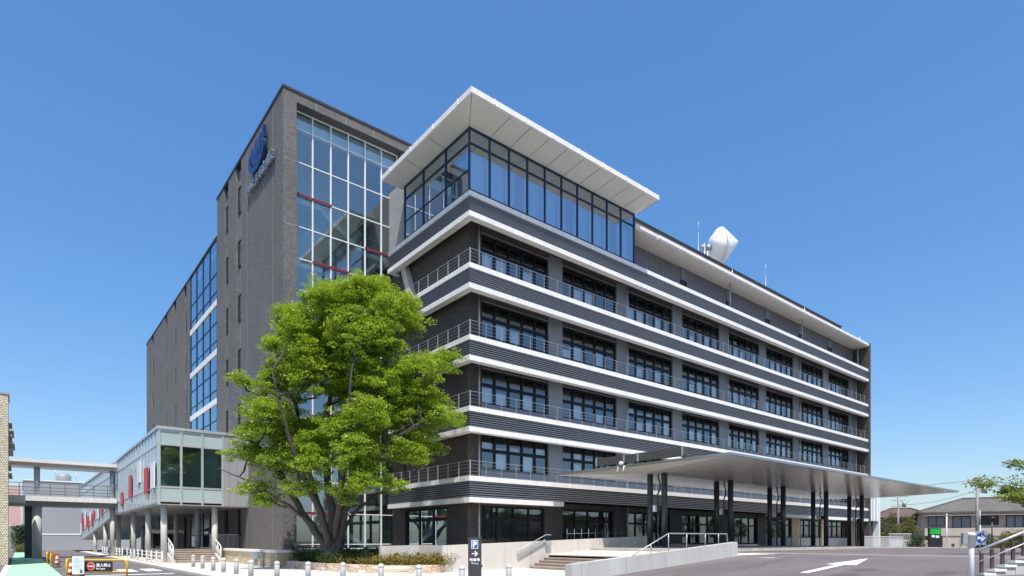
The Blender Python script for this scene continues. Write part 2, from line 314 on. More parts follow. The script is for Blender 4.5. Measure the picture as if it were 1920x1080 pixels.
# ---------------------------------------------------------------- helpers
ORG = {}
class MB:
    def __init__(s): s.v = []; s.f = []; s.m = []; s.sm = []
    def add(s, vs, fs, mat=0, smooth=False):
        n = len(s.v); s.v += [tuple(p) for p in vs]; s.f += [tuple(i+n for i in f) for f in fs]
        s.m += [mat]*len(fs); s.sm += [smooth]*len(fs); return s
    def box(s, x0, x1, y0, y1, z0, z1, mat=0):
        return s.add([(x0,y0,z0),(x1,y0,z0),(x1,y1,z0),(x0,y1,z0),(x0,y0,z1),(x1,y0,z1),(x1,y1,z1),(x0,y1,z1)],
              [(0,3,2,1),(4,5,6,7),(0,1,5,4),(1,2,6,5),(2,3,7,6),(3,0,4,7)], mat)
    def hexa(s, b, t, mat=0):                                                  # four bottom corners, four top corners
        return s.add(list(b)+list(t), [(0,3,2,1),(4,5,6,7),(0,1,5,4),(1,2,6,5),(2,3,7,6),(3,0,4,7)], mat)
    def quad(s, a, b, c, d, mat=0): return s.add([a,b,c,d], [(0,1,2,3)], mat)
    def prism(s, poly, z0, z1, mat=0):
        n = len(poly); zf = (lambda p: z1) if not callable(z1) else z1
        vs = [(p[0],p[1],z0) for p in poly]+[(p[0],p[1],zf(p)) for p in poly]
        return s.add(vs, [tuple(range(n))[::-1], tuple(range(n,2*n))]+[(i,(i+1)%n,n+(i+1)%n,n+i) for i in range(n)], mat)
    def tube(s, pts, rad, n=8, mat=0, caps=True, smooth=True):
        pts = [Vector(p) for p in pts]
        if not isinstance(rad, (list, tuple)): rad = [rad]*len(pts)
        base = len(s.v); up = None; vs = []; fs = []
        for i, p in enumerate(pts):
            d = (pts[min(i+1,len(pts)-1)]-pts[max(i-1,0)]).normalized()
            if up is None: up = Vector((0,0,1)) if abs(d.z) < .9 else Vector((1,0,0))
            a = d.cross(up).normalized(); b = a.cross(d).normalized(); up = b
            for k in range(n):
                t = 2*math.pi*k/n; vs.append(p+(a*math.cos(t)+b*math.sin(t))*rad[i])
        for i in range(len(pts)-1):
            for k in range(n): fs.append((i*n+k, i*n+(k+1)%n, (i+1)*n+(k+1)%n, (i+1)*n+k))
        s.add(vs, fs, mat, smooth)
        if caps: s.add([], [], mat); nn = len(s.v)-len(vs); s.f += [tuple(nn+k for k in range(n))[::-1], tuple(nn+(len(pts)-1)*n+k for k in range(n))]; s.m += [mat]*2; s.sm += [False]*2
        return s
    def lathe(s, c, prof, n=16, mat=0, axis=None):                             # prof: (radius, height) pairs along axis
        ax = Vector(axis or (0,0,1)).normalized(); a = ax.orthogonal().normalized(); b = ax.cross(a); c = Vector(c)
        vs = []; fs = []
        for r, h in prof:
            for k in range(n):
                t = 2*math.pi*k/n; vs.append(c+ax*h+(a*math.cos(t)+b*math.sin(t))*r)
        for i in range(len(prof)-1):
            for k in range(n): fs.append((i*n+k, i*n+(k+1)%n, (i+1)*n+(k+1)%n, (i+1)*n+k))
        s.add(vs, fs, mat, True)
        nn = len(s.v)-len(vs); s.f += [tuple(nn+k for k in range(n))[::-1], tuple(nn+(len(prof)-1)*n+k for k in range(n))]; s.m += [mat]*2; s.sm += [False]*2
        return s
    def bar(s, p, q, w, h, mat=0):                                             # rectangular bar between two points
        p = Vector(p); q = Vector(q); d = (q-p).normalized(); side = d.cross(Vector((0,0,1)))
        side = side.normalized() if side.length > 1e-4 else Vector((1,0,0)); up = side.cross(d).normalized()
        def ring(c): return [c-side*w/2-up*h/2, c+side*w/2-up*h/2, c+side*w/2+up*h/2, c-side*w/2+up*h/2]
        a = ring(p); b = ring(q)
        return s.add(a+b, [(0,3,2,1),(4,5,6,7),(0,1,5,4),(1,2,6,5),(2,3,7,6),(3,0,4,7)], mat)
    def leaves(s, c, rad, n, size, up=.6, mat=0, shell=.45):
        c = np.array(c); d = RNG.normal(size=(n,3)); d /= np.linalg.norm(d,axis=1)[:,None]
        p = c + d*(RNG.uniform(shell**3,1,(n,1))**(1/3))*np.array(rad)
        nr = RNG.normal(size=(n,3)); nr[:,2] = np.abs(nr[:,2])+up*2; nr /= np.linalg.norm(nr,axis=1)[:,None]
        t = np.cross(nr, RNG.normal(size=(n,3))); t /= np.linalg.norm(t,axis=1)[:,None]; b = np.cross(nr,t)
        L = size*RNG.uniform(.65,1.3,(n,1)); W = L*RNG.uniform(.38,.55,(n,1))
        q = np.stack([p-t*L/2, p+b*W/2, p+t*L/2-nr*L*.12, p-b*W/2],1).reshape(-1,3)
        base = len(s.v); s.v += [tuple(x) for x in q]
        s.f += [(base+4*i,base+4*i+1,base+4*i+2,base+4*i+3) for i in range(n)]; s.m += [mat]*n; s.sm += [False]*n
        return s
    def build(s, name, mats, parent=None, loc=None):
        me = bpy.data.meshes.new(name)
        off = Vector(loc) if loc is not None else (ORG.get(parent.name, Vector()) if parent else Vector())
        me.from_pydata([(x-off.x,y-off.y,z-off.z) for x,y,z in s.v], [], s.f)
        for m in (mats if isinstance(mats,(list,tuple)) else [mats]): me.materials.append(M[m] if isinstance(m,str) else m)
        me.polygons.foreach_set('material_index', s.m); me.polygons.foreach_set('use_smooth', s.sm); me.update()
        o = bpy.data.objects.new(name, me); COL.objects.link(o)
        if parent: o.parent = parent
        if loc is not None: o.location = off
        ORG[o.name] = off
        return o
def tag(o, label=None, cat=None, group=None, kind=None):
    if label: o['label'] = label
    if cat: o['category'] = cat
    if group: o['group'] = group
    if kind: o['kind'] = kind
    return o
def thing(name, loc, label, cat, group=None, rz=0.0):
    o = bpy.data.objects.new(name, None); COL.objects.link(o); o.location = loc; o.rotation_euler.z = rz
    o.empty_display_size = .3; ORG[o.name] = Vector(loc) if not rz else Vector()
    return tag(o, label, cat, group)
def copy_tree(o, parent=None):
    c = o.copy(); COL.objects.link(c)
    if parent: c.parent = parent
    ORG[c.name] = ORG.get(o.name, Vector())
    for ch in list(o.children): copy_tree(ch, c)
    return c
def structure(mb, name, mats): return tag(mb.build(name, mats), kind='structure')
def text_into(mb, s, size, origin, dx, up, depth=.02, mat=0, bold=0.0, align='LEFT', sx=1.0):
    cu = bpy.data.curves.new('lettering', 'FONT'); cu.body = s; cu.size = size; cu.extrude = depth/2; cu.align_x = align; cu.offset = bold
    cu.resolution_u = 3
    ob = bpy.data.objects.new('lettering', cu); COL.objects.link(ob)
    dg = bpy.context.evaluated_depsgraph_get(); dg.update()
    me = bpy.data.meshes.new_from_object(ob.evaluated_get(dg))
    o = Vector(origin); dx = Vector(dx).normalized(); up = Vector(up).normalized(); nz = dx.cross(up)
    vs = [o+dx*(v.co.x*sx)+up*v.co.y+nz*(v.co.z+depth/2) for v in me.vertices]
    mb.add(vs, [tuple(p.vertices) for p in me.polygons], mat)
    bpy.data.objects.remove(ob); bpy.data.curves.remove(cu); bpy.data.meshes.remove(me)

# ---------------------------------------------------------------- the ground
def zdrive(x, y):
    z = max(0.0, min(1.03, .068*(x-7.5)))
    d = AX.x*x+AX.y*y
    return z-max(0.0, min(.62, (d-46)*.018)) if x > 26 else z
g = MB(); S = 1500
g.quad((-S,-S,-.35),(S,-S,-.35),(S,S,-.35),(-S,S,-.35)); structure(g, 'ground', 'earth')
g = MB(); g.box(-40,6.3,-60,130,-.3,0); g.box(6.3,7.5,-60,13.05,-.3,0); structure(g, 'road', 'asphalt2')
g = MB(); g.box(-.45,1.50,-20,100,.001,.006); structure(g, 'green_path', 'green')
g = MB()
g.box(-.72,-.47,-20,50.3,.001,.006)
for i, (x0, x1) in enumerate(((1.9,2.35),(2.9,3.6),(4.1,4.8),(5.2,5.9))): g.box(x0,x1,36.5,39.5,.001,.006)
g.box(1.5,5.9,33.2,33.6,.001,.006)
structure(g, 'road_marking', 'line')
g = MB(); g.box(6.3,6.5,13.3,100,-.3,.11); structure(g, 'kerb', 'concrete2')
g = MB(); g.prism([(6.5,13.3),(21.3,13.3),(21.3,24.45),(21.3,100),(6.5,100)], -.3, .10); structure(g, 'pavement', 'paver')
g = MB(); g.box(7.85,10.5,43.6,44.2,.101,.107); structure(g, 'tactile_strip', 'yellowline')
# driveway: a sheet that climbs from the road to the forecourt and falls gently beyond
g = MB(); xs = [7.5+i*1.25 for i in range(16)]+[28+i*4 for i in range(60)]; ys = [-60+i*4 for i in range(15)]+[-2,0,2,4,6,8,10,12,13.0]
for i in range(len(xs)-1):
    for j in range(len(ys)-1):
        q = [(xs[a],ys[b],zdrive(xs[a],ys[b])) for a,b in ((i,j),(i+1,j),(i+1,j+1),(i,j+1))]; g.add(q, [(0,1,2,3)])
ys2 = [13.0,15.5,19,23,27,29.4]
xs2 = [22.15,24,26]+[28+i*4 for i in range(60)]
for i in range(len(xs2)-1):
    for j in range(len(ys2)-1):
        if xs2[i] < 26 and ys2[j] >= 13.0: continue
        q = [(xs2[a],ys2[b],zdrive(xs2[a],ys2[b])) for a,b in ((i,j),(i+1,j),(i+1,j+1),(i,j+1))]; g.add(q, [(0,1,2,3)])
for i in range(20, len(xs2)-1):
    q = [(xs2[i],29.4,zdrive(xs2[i],29.4)),(xs2[i+1],29.4,zdrive(xs2[i+1],29.4)),(xs2[i+1],90,-.2),(xs2[i],90,-.2)]; g.add(q, [(0,1,2,3)])
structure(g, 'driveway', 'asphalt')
def strip_on_drive(mb, x0, x1, y0, y1, dz=.006, nx=8):
    for i in range(nx):
        a = x0+(x1-x0)*i/nx; b = x0+(x1-x0)*(i+1)/nx
        mb.quad((a,y0,zdrive(a,y0)+dz),(b,y0,zdrive(b,y0)+dz),(b,y1,zdrive(b,y1)+dz),(a,y1,zdrive(a,y1)+dz))
g = MB()
for j in range(8): strip_on_drive(g, 26.75, 27.05, -1+2*j, 1+2*j, nx=1)
def ar(x): return zdrive(x, 8)+.006
g.add([(17.6,8.02,ar(17.6)),(20.3,8.02,ar(20.3)),(20.3,8.27,ar(20.3)),(17.6,8.27,ar(17.6))], [(0,1,2,3)])
g.add([(20.1,7.68,ar(20.1)+.002),(22.3,8.145,ar(22.3)+.002),(20.1,8.61,ar(20.1)+.002)], [(0,1,2)])
strip_on_drive(g, 24.0, 26.2, 13.1, 13.25); strip_on_drive(g, 33, 36, 2, 2.2); strip_on_drive(g, 38, 60, 6, 6.2)
structure(g, 'driveway_marking', 'line')
DC = thing('manhole_cover', (21.9,11.6,zdrive(21.9,11.6)), 'round dark manhole cover in the driveway beside the sloping concrete wall', 'manhole cover')
m = MB(); zc_ = zdrive(21.9,11.6); m.lathe((21.9,11.6,zc_-.02),[(.36,0),(.36,.030),(.31,.031)],24); m.build('rim','concplain',DC); m = MB(); m.lathe((21.9,11.6,zc_-.02),[(.305,0),(.305,.034),(.2,.036)],24); m.build('lid','band',DC)
# forecourt under the canopy and the island the columns stand on
def zfore(p): return .83+max(0, min(.20, (p[0]-22.7)*.06)) if p[0] < 26.1 else zdrive(p[0], p[1])+.004
g = MB()
xs3 = [22.7,24.4,26.05]
for a,b in zip(xs3[:-1], xs3[1:]): g.prism([(a,13.2),(b,13.2),(b,29.45),(a,29.45)], -.3, zfore)
structure(g, 'forecourt', 'paver')
g = MB()
for i in range(10):
    a = 26.05+i*4.6; b = a+4.6
    g.prism([(a,17.2),(b,17.2),(b,29.42),(a,29.42)], -.2, lambda p: zdrive(p[0],21.5)+.15)
structure(g, 'column_island', 'fore')

# ---------------------------------------------------------------- hospital building
X0, Y0, X1, YE = 19.91, 28.16, 77.1, 37.95                                     # balcony band faces
XW, YW = X0+.80, 29.5                                                         # wall lines
T = [None, 5.19, 9.19, 13.28, 17.41, 21.53]                                    # top trim height of each band
H = thing('hospital_building', (X0, Y0, 1.0), 'dark grey hospital with white striped balconies, brown tile tower and glazed corner lounge', 'hospital')
PITCH, S0, WW = 6.83, 21.74, 5.55

for k in range(1, 6):
    t = T[k]; low = t-(1.24 if k == 1 else 1.19)
    b = MB()
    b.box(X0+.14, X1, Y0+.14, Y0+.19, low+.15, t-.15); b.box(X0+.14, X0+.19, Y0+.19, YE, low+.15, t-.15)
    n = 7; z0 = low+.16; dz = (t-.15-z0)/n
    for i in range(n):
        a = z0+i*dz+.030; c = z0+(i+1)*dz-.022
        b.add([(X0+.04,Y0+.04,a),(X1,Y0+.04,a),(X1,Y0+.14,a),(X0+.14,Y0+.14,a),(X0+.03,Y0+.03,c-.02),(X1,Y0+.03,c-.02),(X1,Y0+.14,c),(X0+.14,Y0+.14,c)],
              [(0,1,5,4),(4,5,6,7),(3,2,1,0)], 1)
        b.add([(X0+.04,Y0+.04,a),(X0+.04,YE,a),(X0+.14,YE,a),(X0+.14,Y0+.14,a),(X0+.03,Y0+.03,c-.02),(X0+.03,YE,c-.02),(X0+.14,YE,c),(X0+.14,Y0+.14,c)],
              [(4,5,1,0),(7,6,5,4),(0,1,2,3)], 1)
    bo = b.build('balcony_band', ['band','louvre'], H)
    tr = MB(); tr.box(X0, X1, Y0, Y0+.30, t-.15, t+.14); tr.box(X0, X0+.30, Y0+.30, YE, t-.15, t+.14)
    tr.build('white_coping', 'white', bo)
    tr = MB()
    if k == 1:
        tr.box(X0-.03, 27.4, Y0-.03, Y0+.42, low-.14, low+.15); MB().box(54.0, X1, Y0-.03, Y0+.42, low-.14, low+.15).build('white_lower_trim','white',bo)
    else: tr.box(X0-.03, X1, Y0-.03, Y0+.42, low-.14, low+.15)
    tr.box(X0-.03, X0+.42, Y0+.42, YE+.03, low-.14, low+.15)
    if k > 1: tr.box(X0+.42, XW-.01, YE-.27, YE+.03, low-.14, low+.15)
    tr.build('white_lower_trim', 'white', bo)
    sl_ = MB(); sl_.box(X0+.19, X1, Y0+.19, YW, low+.30, t-.16); sl_.box(X0+.19, XW, YW, YE, low+.30, t-.16)
    sl_.build('balcony_slab', 'soffit' if k == 1 else 'header', H)
    if k < 5:
        r = MB(); e = .15; zt = t+.14; hgt = .92
        x = X0+e; i = 0
        while x < X1-.2:
            if i: r.box(x-.011, x+.011, Y0+e-.018, Y0+e+.018, zt, zt+hgt)
            else: r.box(x-.03, x+.03, Y0+e-.03, Y0+e+.03, zt, zt+hgt)
            x += 1.15; i += 1
        for q in range(1, 9): r.box(X0+e-.022, X0+e+.022, Y0+e+q*1.15-.022, Y0+e+q*1.15+.022, zt, zt+hgt)
        for q in range(5):
            z = zt+hgt-.03-q*.205; wd = .011 if q == 0 else .005
            r.box(X0+e, X1-.02, Y0+e-wd, Y0+e+wd, z-wd, z+wd); r.box(X0+e-wd, X0+e+wd, Y0+e+wd, YE-.05, z-wd, z+wd)
        r.build('balcony_railing', 'railmetal', H)

# walls of the main block
wl = MB()
wl.box(XW, S0, YW, YW+.4, .9, 21.3)                                            # brown tile corner
wl.box(XW, XW+.4, YW+.4, 31.78, .9, 4.1); wl.box(XW, XW+.4, 31.78, 37.0, 3.72, 4.1); wl.box(XW, XW+.4, 37.0, 38.8, .9, 4.1); wl.box(XW, XW+.4, 31.78, 37.0, .9, 1.12)
wl.box(XW, XW+.4, YW+.4, 38.8, 4.1, 21.3)
wl.build('tile_wall', 'tiledark', H)
for k in range(1, 5):
    zf, zc = T[k]-.16, T[k+1]-.88
    for i in range(8):
        xa = S0+i*PITCH; xb = xa+WW; xn = S0+(i+1)*PITCH if i < 7 else X1
        MB().box(xa, xb, YW, YW+.3, T[k]+2.89, zc).box(xa-.03, xb+.03, YW-.07, YW-.001, T[k]+2.90, T[k]+2.935, 1).build('window_header', ['lintel','pier'], H)
        MB().box(xa, xb, YW, YW+.3, zf, T[k]+.74).build('sill_panel', 'sill', H)
        MB().box(xb, xn, YW-.03, YW+.3, zf, zc).build('pier', 'pier', H)

def frame_mb(w, h, nx, ty, th=.14, d=.14, edges=.11):
    m = MB(); m.box(0,w,0,d,0,edges); m.box(0,w,0,d,h-edges,h); m.box(0,edges,0,d,edges,h-edges); m.box(w-edges,w,0,d,edges,h-edges)
    for i in range(1,nx): x = w*i/nx; m.box(x-th/2,x+th/2,0,d,edges,h-edges)
    for i in range(nx):
        a = edges if i == 0 else w*i/nx+th/2; b = w-edges if i == nx-1 else w*(i+1)/nx-th/2
        m.box(a,b,.005,d-.005,ty-th*.7,ty+th*.7)
    return m
WH = 2.14; TY = 1.20
fmesh = None
pats = [(1,2,4),(0,2,3),(0,1,3),(1,2,4),(0,1,3),(1,3),(0,2,4),(1,2)]
wproto = frame_mb(WH and WW, WH, 5, TY).build('window', 'bronze', H)
gm = MB(); gm.quad((.05,.07,.05),(WW-.05,.07,.05),(WW-.05,.07,WH-.05),(.05,.07,WH-.05)); gproto = gm.build('glass', 'glass', wproto)
blinds = {}
def blind_mesh(p, drop, low):
    m = MB()
    for q in range(5):
        if low and (q*3+int(drop*50)) % 4: a = WW*q/5+.10; b = WW*(q+1)/5-.10; m.quad((a,.24,TY+.1),(b,.24,TY+.1),(b,.24,TY+.1+.16+.09*((q*5+int(drop*70)) % 4)),(a,.24,TY+.1+.16+.09*((q*5+int(drop*70)) % 4)))
    for q in p:
        drop = random.choice((.08,.10,.12,.2,.3,.45))
        a = WW*q/5+.10; b = WW*(q+1)/5-.10
        m.quad((a,.22,.05),(b,.22,.05),(b,.22,TY-drop),(a,.22,TY-drop))
    return m
base_off = ORG[H.name]
first = True
for k in range(1, 5):
    for i in range(8):
        if first: wo = wproto; go = gproto; first = False
        else:
            wo = wproto.copy(); COL.objects.link(wo); wo.parent = H
            go = gproto.copy(); COL.objects.link(go); go.parent = wo
        wo.location = Vector((S0+i*PITCH, YW+.08, T[k]+.75))-base_off
        if wo is wproto: 
            for v in wo.data.vertices: v.co += base_off
            for v in go.data.vertices: v.co += base_off
            wo.data.update(); go.data.update()
        ORG[wo.name] = Vector()
        p = pats[(i*3+k*5) % 8]; bm_ = blind_mesh(p, .12+.1*((i+k) % 3), k == 1 or (i*7+k*3) % 5 == 0)
        bo = bm_.build('blind', 'blind', wo, loc=(0,0,0)); bo.location = (0,0,0)
# ground floor windows and entrance
gf = [(0,'w'),(1,'w'),(2,'d'),(3,'w'),(4,'w'),(5,'s'),(6,'s'),(7,'s')]
gfw = MB()
for i, kd in gf:
    xa = S0+i*PITCH+(0 if i else 0); xb = xa+5.2
    zb = {'w':1.25,'d':1.05,'s':1.85}[kd]; zt = 3.74
    fm = frame_mb(xb-xa, zt-zb, 5 if kd == 'd' else 4, (zt-zb)*.68, .1, .14, .12)
    f2 = MB(); f2.v = [(x+xa, y+YW+.08, z+zb) for x,y,z in fm.v]; f2.f = fm.f; f2.m = fm.m; f2.sm = fm.sm
    fo = f2.build('shopfront_window' if kd != 'd' else 'entrance_door', 'bronze', H)
    q = MB(); q.quad((xa+.05,YW+.15,zb+.05),(xb-.05,YW+.15,zb+.05),(xb-.05,YW+.15,zt-.05),(xa+.05,YW+.15,zt-.05)); q.build('glass','glass',fo)
    xn = S0+(i+1)*PITCH if i < 7 else X1
    gfw.box(xa, xb, YW, YW+.35, zt, 4.1); gfw.box(xb, xn, YW-.05, YW+.35, .4, 4.1, 0 if i < 5 else 1)
    if kd != 'd': gfw.box(xa, xb, YW, YW+.35, .4, zb, 2)
gfw.build('ground_floor_wall', ['header','bricklow','panel'], H)
# left ground floor window
fm = frame_mb(5.2, 2.6, 3, 1.85, .16, .14, .14); f2 = MB(); f2.v = [(XW+.10+y, 37.0-x, z+1.12) for x,y,z in fm.v]; f2.f = fm.f; f2.m = fm.m; f2.sm = fm.sm
fo = f2.build('side_window', 'bronze', H); q = MB(); q.quad((XW+.17,31.85,1.2),(XW+.17,36.95,1.2),(XW+.17,36.95,3.65),(XW+.17,31.85,3.65)); q.build('glass','glassgreen',fo)
# rooms behind the windows
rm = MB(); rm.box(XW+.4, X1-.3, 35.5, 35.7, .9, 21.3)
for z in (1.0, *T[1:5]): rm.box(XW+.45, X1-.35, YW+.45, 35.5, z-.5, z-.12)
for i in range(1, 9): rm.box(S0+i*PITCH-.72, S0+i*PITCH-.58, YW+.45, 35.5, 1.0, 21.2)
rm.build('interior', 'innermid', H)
lt = MB()
for k in range(0, 5):
    zc = (T[k+1]-.53)
    for i in range(8):
        for j in range(2): lt.box(S0+i*PITCH+.8, S0+i*PITCH+4.6, 30.9+j*1.8, 31.15+j*1.8, zc-.05, zc-.01)
lt.build('ceiling_lamp', 'signwhite', H)
# downpipes in front of the piers
for i in range(0, 9, 2):
    dp = MB(); x = S0-.42+i*PITCH if i < 8 else X1-.9
    for k in range(1, 5): dp.tube([(x,YW-.35,T[k]-.16),(x,YW-.35,T[k+1]-.9)], .055, 8)
    dp.tube([(x,YW-.35,.9),(x,YW-.35,4.2)], .055, 8)
    if i >= 2: dp.tube([(x,Y0+.8,21.6),(x,Y0+.8,24.3)], .06, 8); dp.tube([(x,Y0+.6,24.7),(x,Y0+.6,25.45)], .045, 8)
    dp.build('downpipe', 'steel', H)
# end wall and service floor
ew = MB(); ew.box(X1, X1+.45, Y0-.1, 33.5, .3, 24.75); ew.box(X1+.45, X1+.46, Y0-.1, 48, .3, 24.75); ew.build('end_wall', 'tiledark', H)
YS = 29.85
sv = MB(); sv.box(34.6, X1, YS, YS+.3, 21.4, 24.35)
x = 34.7
while x < X1-.2:
    sv.box(x, x+.10, YS-.05, YS, 21.42, 24.3); x += .30
sv.build('metal_cladding', 'corr', H)
for x in (42.9, 49.8, 56.75, 63.65, 70.65):
    m = MB(); m.box(x-.38,x+.38,YS-.09,YS-.052,23.25,24.3,1); m.box(x-.38,x-.30,YS-.12,YS-.05,21.85,23.25); m.box(x+.30,x+.38,YS-.12,YS-.05,21.85,23.25); m.box(x-.3,x+.3,YS-.12,YS-.05,23.17,23.25)
    wo = m.build('slit_window', ['bronze','louvre'], H); q = MB(); q.quad((x-.3,YS-.07,21.85),(x+.3,YS-.07,21.85),(x+.3,YS-.07,23.17),(x-.3,YS-.07,23.17)); q.build('glass','black',wo)
ev = MB(); ev.add([(34.65,Y0+.02,24.28),(X1+.1,Y0+.02,24.28),(X1+.1,YS+1.1,24.33),(34.65,YS+1.1,24.33),(34.65,Y0+.02,24.60),(X1+.1,Y0+.02,24.60),(X1+.1,YS+1.1,24.75),(34.65,YS+1.1,24.75)],
    [(0,3,2,1),(4,5,6,7),(0,1,5,4),(1,2,6,5),(2,3,7,6),(3,0,4,7)]); eo = ev.build('eave', 'soffit', H)
gu = MB(); gu.box(37.3, X1+.12, Y0-.10, Y0+.02, 24.38, 24.62); gu.box(34.65, 37.2, Y0-.05, Y0+.02, 24.40, 24.62); gu.build('gutter', 'white', eo)
pp = MB(); pp.box(34.0, 76.6, 31.0, 31.4, 24.7, 27.25); pp.box(76.2,76.6,31.4,60,24.7,27.25); pp.box(33.9,76.7,30.93,31.47,27.25,27.38,1); pp.build('roof_parapet', ['tile','band'], H)
rf = MB(); rf.box(20.5, 76.2, 31.4, 60, 21.3, 26.4); rf.box(21.2,X1,36,60,.5,21.3); rf.build('rear_block', 'grime', H)

# glazed corner lounge with its deep white eave
GZ0, GZ1, PX1, PY1 = 21.68, 25.32, 34.57, 35.72
fr = MB(); gx = [X0+.05+(PX1-X0-.05)*i/10 for i in range(11)]; gy = [Y0+.05, 30.73, 33.34, PY1]
for i, x in enumerate(gx): fr.box(x-.045, x+.045, Y0+.02, Y0+.14, GZ0, GZ1)
for y in gy[1:]: fr.box(X0+.02, X0+.14, y-.05, y+.05, GZ0, GZ1)
for z, h in ((GZ0+.05,.05),(24.42,.045),(GZ1-.05,.06)):
    for a,b in zip(gx[:-1],gx[1:]): fr.box(a+.045,b-.045,Y0+.03,Y0+.13,z-h,z+h)
    for a,b in zip(gy[:-1],gy[1:]): fr.box(X0+.03,X0+.13,a+(.09 if a == gy[0] else .05),b-.05,z-h,z+h)
for a,b in zip(gy[:-1],gy[1:]): fr.box(X0+.04,X0+.12,a+(.09 if a == gy[0] else .05),b-.05,22.9,22.95)
fr.box(PX1-.05,PX1+.05,Y0+.14,31,GZ0,GZ1)
fo = fr.build('lounge_frame', 'navy', H)
q = MB(); q.quad((X0+.08,Y0+.08,GZ0),(PX1,Y0+.08,GZ0),(PX1,Y0+.08,GZ1),(X0+.08,Y0+.08,GZ1)); q.quad((X0+.08,PY1,GZ0),(X0+.08,Y0+.08,GZ0),(X0+.08,Y0+.08,GZ1),(X0+.08,PY1,GZ1)); q.build('lounge_glass','glassblue',fo)
ir = MB(); ir.box(X0+.3,PX1-.1,35.2,35.5,GZ0,GZ1+.1); ir.box(X0+.2,PX1-.1,Y0+.3,35.2,21.55,GZ0-.005); ir.box(PX1-.1,PX1-.04,Y0+.2,35.5,GZ0,GZ1+.1); ir.build('lounge_interior','inner',H)
cu = MB()
for i in range(10):
    a, b = gx[i]+.08, gx[i+1]-.06
    if i % 3 == 2: b = a+.75
    n = 10; hh = (24.3 if i % 2 else 24.3)
    for j in range(n):
        xa = a+(b-a)*j/n; xb = a+(b-a)*(j+1)/n; ya = Y0+.55+.05*(j%2); yb = Y0+.55+.05*((j+1)%2)
        cu.quad((xa,ya,GZ0+.02),(xb,yb,GZ0+.02),(xb,yb,hh),(xa,ya,hh))
for j in range(14):
    ya = Y0+1.0+j*.12; cu.quad((X0+.6+.05*(j%2),ya,GZ0+.02),(X0+.6+.05*((j+1)%2),ya+.12,GZ0+.02),(X0+.6+.05*((j+1)%2),ya+.12,24.3),(X0+.6+.05*(j%2),ya,24.3))
cu.build('curtain','curtain',H)
EX0, EY0, EX1, EY1 = X0-1.2, Y0-1.9, 34.8, 36.45
rv = MB()
rv.add([(EX0,EY0,25.50),(EX1,EY0,25.50),(EX1,EY1,25.50),(EX0,EY1,25.50),(X0+.02,Y0+.02,GZ1),(EX1,Y0+.02,GZ1),(EX1,PY1+.3,GZ1),(X0+.02,PY1+.3,GZ1)],
       [(4,5,1,0),(7,4,0,3),(7,6,5,4),(3,2,6,7),(1,5,6,2)])
ro = rv.build('lounge_soffit','soffit',H)
rt_ = MB(); rt_.box(EX0,EX1,EY0,EY1,25.502,25.72); rt_.box(EX0-.06,EX1+.05,EY0-.06,EY0-.001,25.55,25.86); rt_.box(EX0-.06,EX0-.001,EY0,EY1,25.55,25.86)
x = EX0+1.5
while x < EX1: rt_.box(x,x+.05,EY0-.10,EY0-.061,25.58,25.88); x += 2.2
y = EY0+1.2
while y < EY1: rt_.box(EX0-.10,EX0-.061,y,y+.05,25.58,25.88); y += 2.6
rt_.build('lounge_roof','white',H)
def seam(p, qq): MB().bar(p, qq, .028, .012).build('soffit_joint', 'seam', ro)
for i in range(1, 11):
    x = gx[0]+1.48*i; seam((x,Y0-.02,GZ1+.002),(x,EY0+.03,25.488))
for y in (30.75, 33.4): seam((X0-.02,y,GZ1+.002),(EX0+.03,y,25.488))
seam((X0,Y0,GZ1-.002),(EX0+.03,EY0+.03,25.487))
st = MB(); st.hexa([(XW-.42,35.2,17.5),(XW-.02,35.2,17.5),(XW-.02,35.75,17.5),(XW-.42,35.75,17.5)],[(XW-.42,36.5,20.6),(XW-.02,36.5,20.6),(XW-.02,37.05,20.6),(XW-.42,37.05,20.6)]); st.build('raking_strut','concplain',H)

# stair tower
XT, YT, ZT = 12.78, 38.2, 30.0
tw = MB()
tw.box(XT, 13.62, YT, 39.5, .9, ZT)                                            # front left jamb
tw.box(13.62, 25, YT, 39.5, 29.42, ZT)                                         # lintel
tw.box(21.16, 25, YT+.3, 39.5, .9, 29.42)                                      # right jamb
tw.box(XT, XT+.4, 39.5, 47.44, .9, ZT)
tw.box(XT, XT+.4, 48.87, 50.99, .9, ZT); tw.box(XT, XT+.4, 52.27, 54.47, .9, ZT)
tw.box(XT+.4, 25, 54.1, 54.47, .9, ZT); tw.box(24.6, 25, 39.5, 54.1, .9, ZT)
tw.build('tower_wall','tile',H)
cp = MB(); cp.box(XT-.05,25.05,YT-.05,54.52,ZT,ZT+.16); cp.build('tower_coping','band',H)
sj = MB()
for y in (40.2, 45.9): sj.box(XT-.004,XT,y,y+.03,1,ZT)
for x in (14.9,16.9,18.9): sj.box(x,x+.03,YT-.004,YT,29.42,ZT)
for z in (21.55,25.6): sj.box(XT,13.62,YT-.004,YT,z,z+.03)
sj.build('expansion_joint','panel',H)
